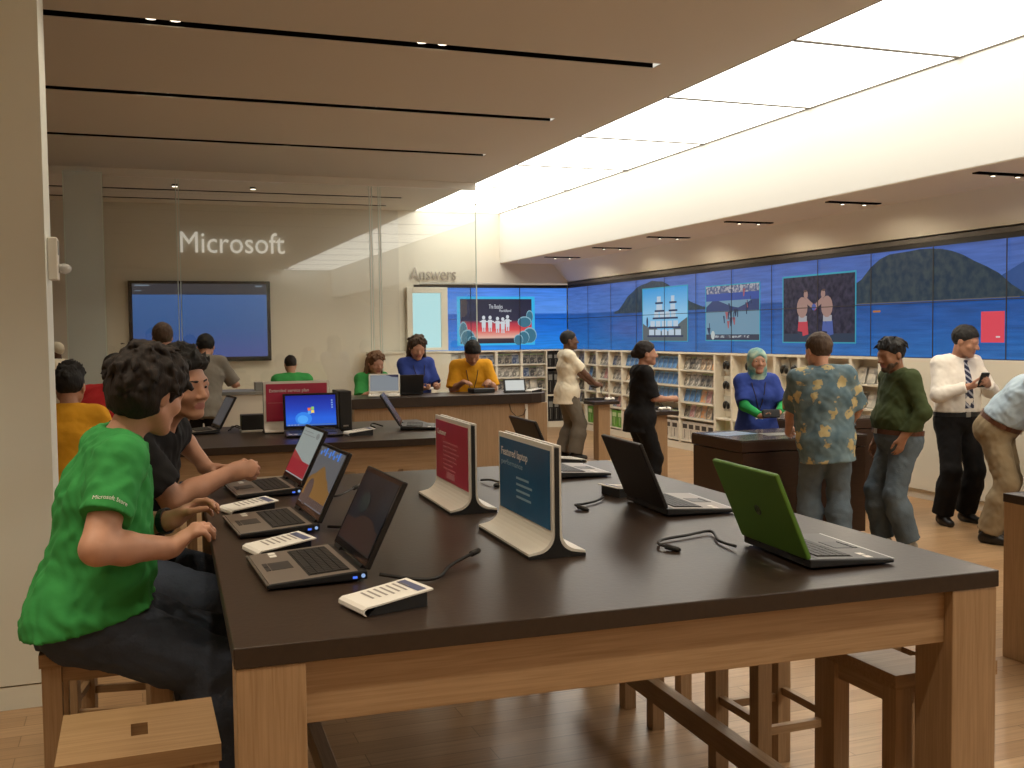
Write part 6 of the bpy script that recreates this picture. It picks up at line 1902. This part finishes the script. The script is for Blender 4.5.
p = person('person in a green tee with cropped hair, seen from behind above the red service sign', (1.93, 13.45), _d(96), h=1.76, cuts=[((1.925, 13.50, 0.465), (0.21, 0.20, 0.11), 0)], pelvis=(0, 0, 0.66), lean=4, lean2=8, head=(-6, -10, 0), hs=0.95,
    feet={'R': dict(at=(0.1, 0.42, 0.10)), 'L': dict(at=(-0.1, 0.42, 0.10))}, hands={'R': dict(at=(0.16, 0.40, 0.78)), 'L': dict(at=(-0.16, 0.40, 0.78))},
    shirt=dict(mat='tee_green', sleeve=0.9, hem=-0.1, loose=0.03), pants=dict(mat='jeans_dark', waist=0.02), shoes='shoe_black',
    hair=dict(style='short', mat='hair_brown', t=0.009), skin_m='skin_tan', res=0.012, wide=1.08)
p = person('person in a green top with an orange mark, facing the big blue screen', (0.30, 11.2), _d(100), h=1.86, head=(0, 0, 0),
    shirt=dict(mat='tee_green', sleeve=0.9, hem=-0.15, loose=0.02), pants=dict(mat='jeans_dark', waist=0.0), shoes='shoe_black',
    hair=dict(style='short', mat='hair_mid', t=0.012), skin_m='skin_tan', res=0.012)
bv = bvh(p['shirt'])
hit = bv.ray_cast(Vector(p['P2'] + p['T2'] * 0.10 - p['FS'] * 0.6), Vector(p['FS']))
c = np.array(hit[0])
MB().box((-0.12, -0.012, -0.035), (0.12, 0.014, 0.035), R=Matrix((p['RS'], -p['FS'], p['T2'])).transposed(), o=tuple(c)).build('back_print', mat('orange_print', (0.75, 0.30, 0.16), 0.6), p['root'])
p = person('person in a grey shirt reaching down to the white counter, before the big screen', (0.72, 12.05), _d(75), h=1.80, lean=14, lean2=26, head=(10, -20, 0),
    hands={'R': dict(world=(1.10, 12.44, 1.20), d=(0.2, 1, -0.3), n=(0, 0, -1), pose='relaxed'), 'L': dict(at=(-0.2, 0.3, 1.16), d=(0, 1, -0.2), n=(0, 0, -1), pose='relaxed')},
    shirt=dict(mat='shirt_grey', sleeve=0.95, hem=-0.15, loose=0.025), pants=dict(mat='black_pants', waist=0.0), shoes='shoe_black',
    hair=dict(style='short', mat='hair_black', t=0.012), skin_m='skin_tan', res=0.012)
p = person('person in a yellow tee with short black hair, behind the man in green', (-0.40, 7.05), _d(85), h=1.72, cuts=[((-0.405, 6.98, 0.545), (0.21, 0.20, 0.11), 0)], pelvis=(0, 0, 0.74), lean=6, lean2=14, head=(-6, -4, 0),
    feet={'R': dict(at=(0.12, 0.36, 0.32)), 'L': dict(at=(-0.12, 0.36, 0.32))}, hands={'R': dict(at=(0.16, 0.36, 0.96)), 'L': dict(at=(-0.16, 0.36, 0.96))},
    shirt=dict(mat='tee_yellow', sleeve=0.9, hem=-0.1, loose=0.025), pants=dict(mat='jeans_dark', waist=0.02), shoes='shoe_black', lanyard=False,
    hair=dict(style='spiky', mat='hair_black', t=0.008, wr=0.003, locks=90), skin_m='skin_tan', res=0.010)
MB().tube([p['P3'] + p['T2'] * (0.004 + 0.012 * math.sin(t)) + p['F3'] * 0.012 + (p['RS'] * math.cos(t) + p['FS'] * math.sin(t)) * 0.082 for t in np.linspace(0, 2 * PI, 24, endpoint=False)], 0.013, 8, closed=True).build('neck_strap', M['strap'], p['root'], smooth=True)
p = person('person in a red top leaning behind the man in green', (-0.26, 8.0), _d(64), h=1.72, cuts=[((-0.295, 8.02, 0.655), (0.21, 0.20, 0.11), 0)], pelvis=(0, 0, 0.86), lean=18, lean2=34, head=(0, -10, 0),
    feet={'R': dict(at=(0.12, 0.36, 0.32)), 'L': dict(at=(-0.12, 0.36, 0.32))}, hands={'R': dict(at=(0.16, 0.42, 0.98)), 'L': dict(at=(-0.16, 0.42, 0.98))},
    shirt=dict(mat='tee_red', sleeve=0.9, hem=-0.1, loose=0.025), pants=dict(mat='jeans_dark', waist=0.02), shoes='shoe_black',
    hair=dict(style='short', mat='hair_black'), skin_m='skin_tan', res=0.011)
p = person('person in a pale shirt and white cap far away at the pillar\'s edge', (-1.02, 16.5), _d(150), h=1.66,
    shirt=dict(mat='tee_white', sleeve=0.9, hem=-0.15, loose=0.02), pants=dict(mat='black_pants', waist=0.0), shoes='shoe_black',
    hair=dict(style='short', mat='tee_white', t=0.012, wr=0.0, line=0.01), skin_m='skin_dark', res=0.013)
for k, x in enumerate((1.80,)):
    stool('stool under the person in green behind the white counter', 1.74, 13.33, h=0.56)
stool('stool under the woman in green at the oak counter', 2.38, 11.688, h=0.66)
stool('stool under the person in the yellow tee', -0.59, 6.81, h=0.64)
stool('stool under the person in the red top', -0.48, 7.85, h=0.75)

# ---- things in hands
def handheld(name, label, cat, P, nm, size, m, off, screen=None, tilt=0.0):
    SH, EL, WR, fd, dv, nv, tv = P['arms'][nm]
    c = np.array([P['base'][0], P['base'][1], 0]) + WR + dv * off[0] + nv * off[1] + tv * off[2]
    t = thing(name, label, cat, tuple(c))
    a = P['R3']; b_ = _n(P['F3'] * math.cos(tilt) + np.array([0, 0, 1]) * math.sin(tilt)); n_ = np.cross(a, b_)
    R = Matrix((a, b_, n_)).transposed()
    w, d, h = size
    MB().box((-w / 2, -d / 2, -h / 2), (w / 2, d / 2, h / 2), R=R).build('body', M[m], t, bevel=min(0.006, h * .3))
    MB().box((-w * .42, -d * .42, h / 2), (w * .42, d * .42, h / 2 + 0.001), R=R).build('screen', screen or M['black_gloss'], t)
    return t
handheld('phone', 'dark phone held up by the man with the striped tie', 'phone', TIE, 'L', (0.075, 0.14, 0.018), 'black', (0.10, 0.03, 0.0), tilt=1.1)
handheld('tablet', 'dark tablet held by the man in the floral shirt', 'tablet', HAW, 'R', (0.17, 0.25, 0.015), 'black', (0.15, 0.02, 0.02), tilt=0.75)
handheld('gadget', 'black camera like gadget held by the woman in the headscarf', 'gadget', HIJ, 'L', (0.15, 0.06, 0.07), 'black', (0.10, 0.03, 0.02), tilt=0.2)
bk = thing('booklet', 'open booklet held by the long haired woman in blue at the counter', 'booklet', (3.06, 11.24, 1.10), math.radians(5))
MB().prism([(-0.13, 0.02), (0.0, 0.0), (0.13, 0.02), (0.13, 0.024), (0.0, 0.004), (-0.13, 0.024)], -0.09, 0.09, 1).build('pages', M['paper'], bk)
bk2 = thing('handheld_tablet', 'flat black tablet under the bowed head of the man in yellow', 'tablet', (3.62, 10.86, TH + .0005), math.radians(4))
MB().box((-0.13, -0.09, 0), (0.13, 0.09, 0.05)).build('body', M['black'], bk2, bevel=0.01)
MB().box((-0.11, -0.07, 0.0501), (0.11, 0.07, 0.0512)).build('screen', M['black_gloss'], bk2)
gamepad('dark controller held by the man in the white tee', 5.95, 12.93, 0.955, -1.7, 'black', cable=False)

# ---- sleeve lettering of the green tee
def sleeve_print(P, nm, body, w, h):
    SH, EL, WR, fd, dv, nv, tv = P['arms'][nm]
    ax = _n(EL - SH)
    c = SH + (EL - SH) * 0.56
    outw = _n(np.array(P['R3']) * (1 if nm == 'R' else -1))
    o = text_mesh('sleeve_print', body, w, h, (0, 0, 0), (1, 0, 0), (0, 1, 0), 0.0002, M['paper'], P['root'])
    bv = bvh(P['shirt'])
    fwd = _n(P['F3'] - ax * (P['F3'] @ ax))
    out = _n(outw - ax * (outw @ ax))
    fwd = _n(fwd - out * (fwd @ out))
    for v in o.data.vertices:
        q = c + fwd * (v.co.x - w / 2) - ax * (v.co.y - h / 2) + out * 0.25
        hit = bv.ray_cast(Vector(q), Vector(-out))
        pz = np.array(hit[0]) if hit[0] is not None else q - out * 0.18
        v.co = Vector(pz + out * (0.0015 + v.co.z))
    return o
sleeve_print(GREEN, 'R', 'Microsoft Store', 0.10, 0.013)
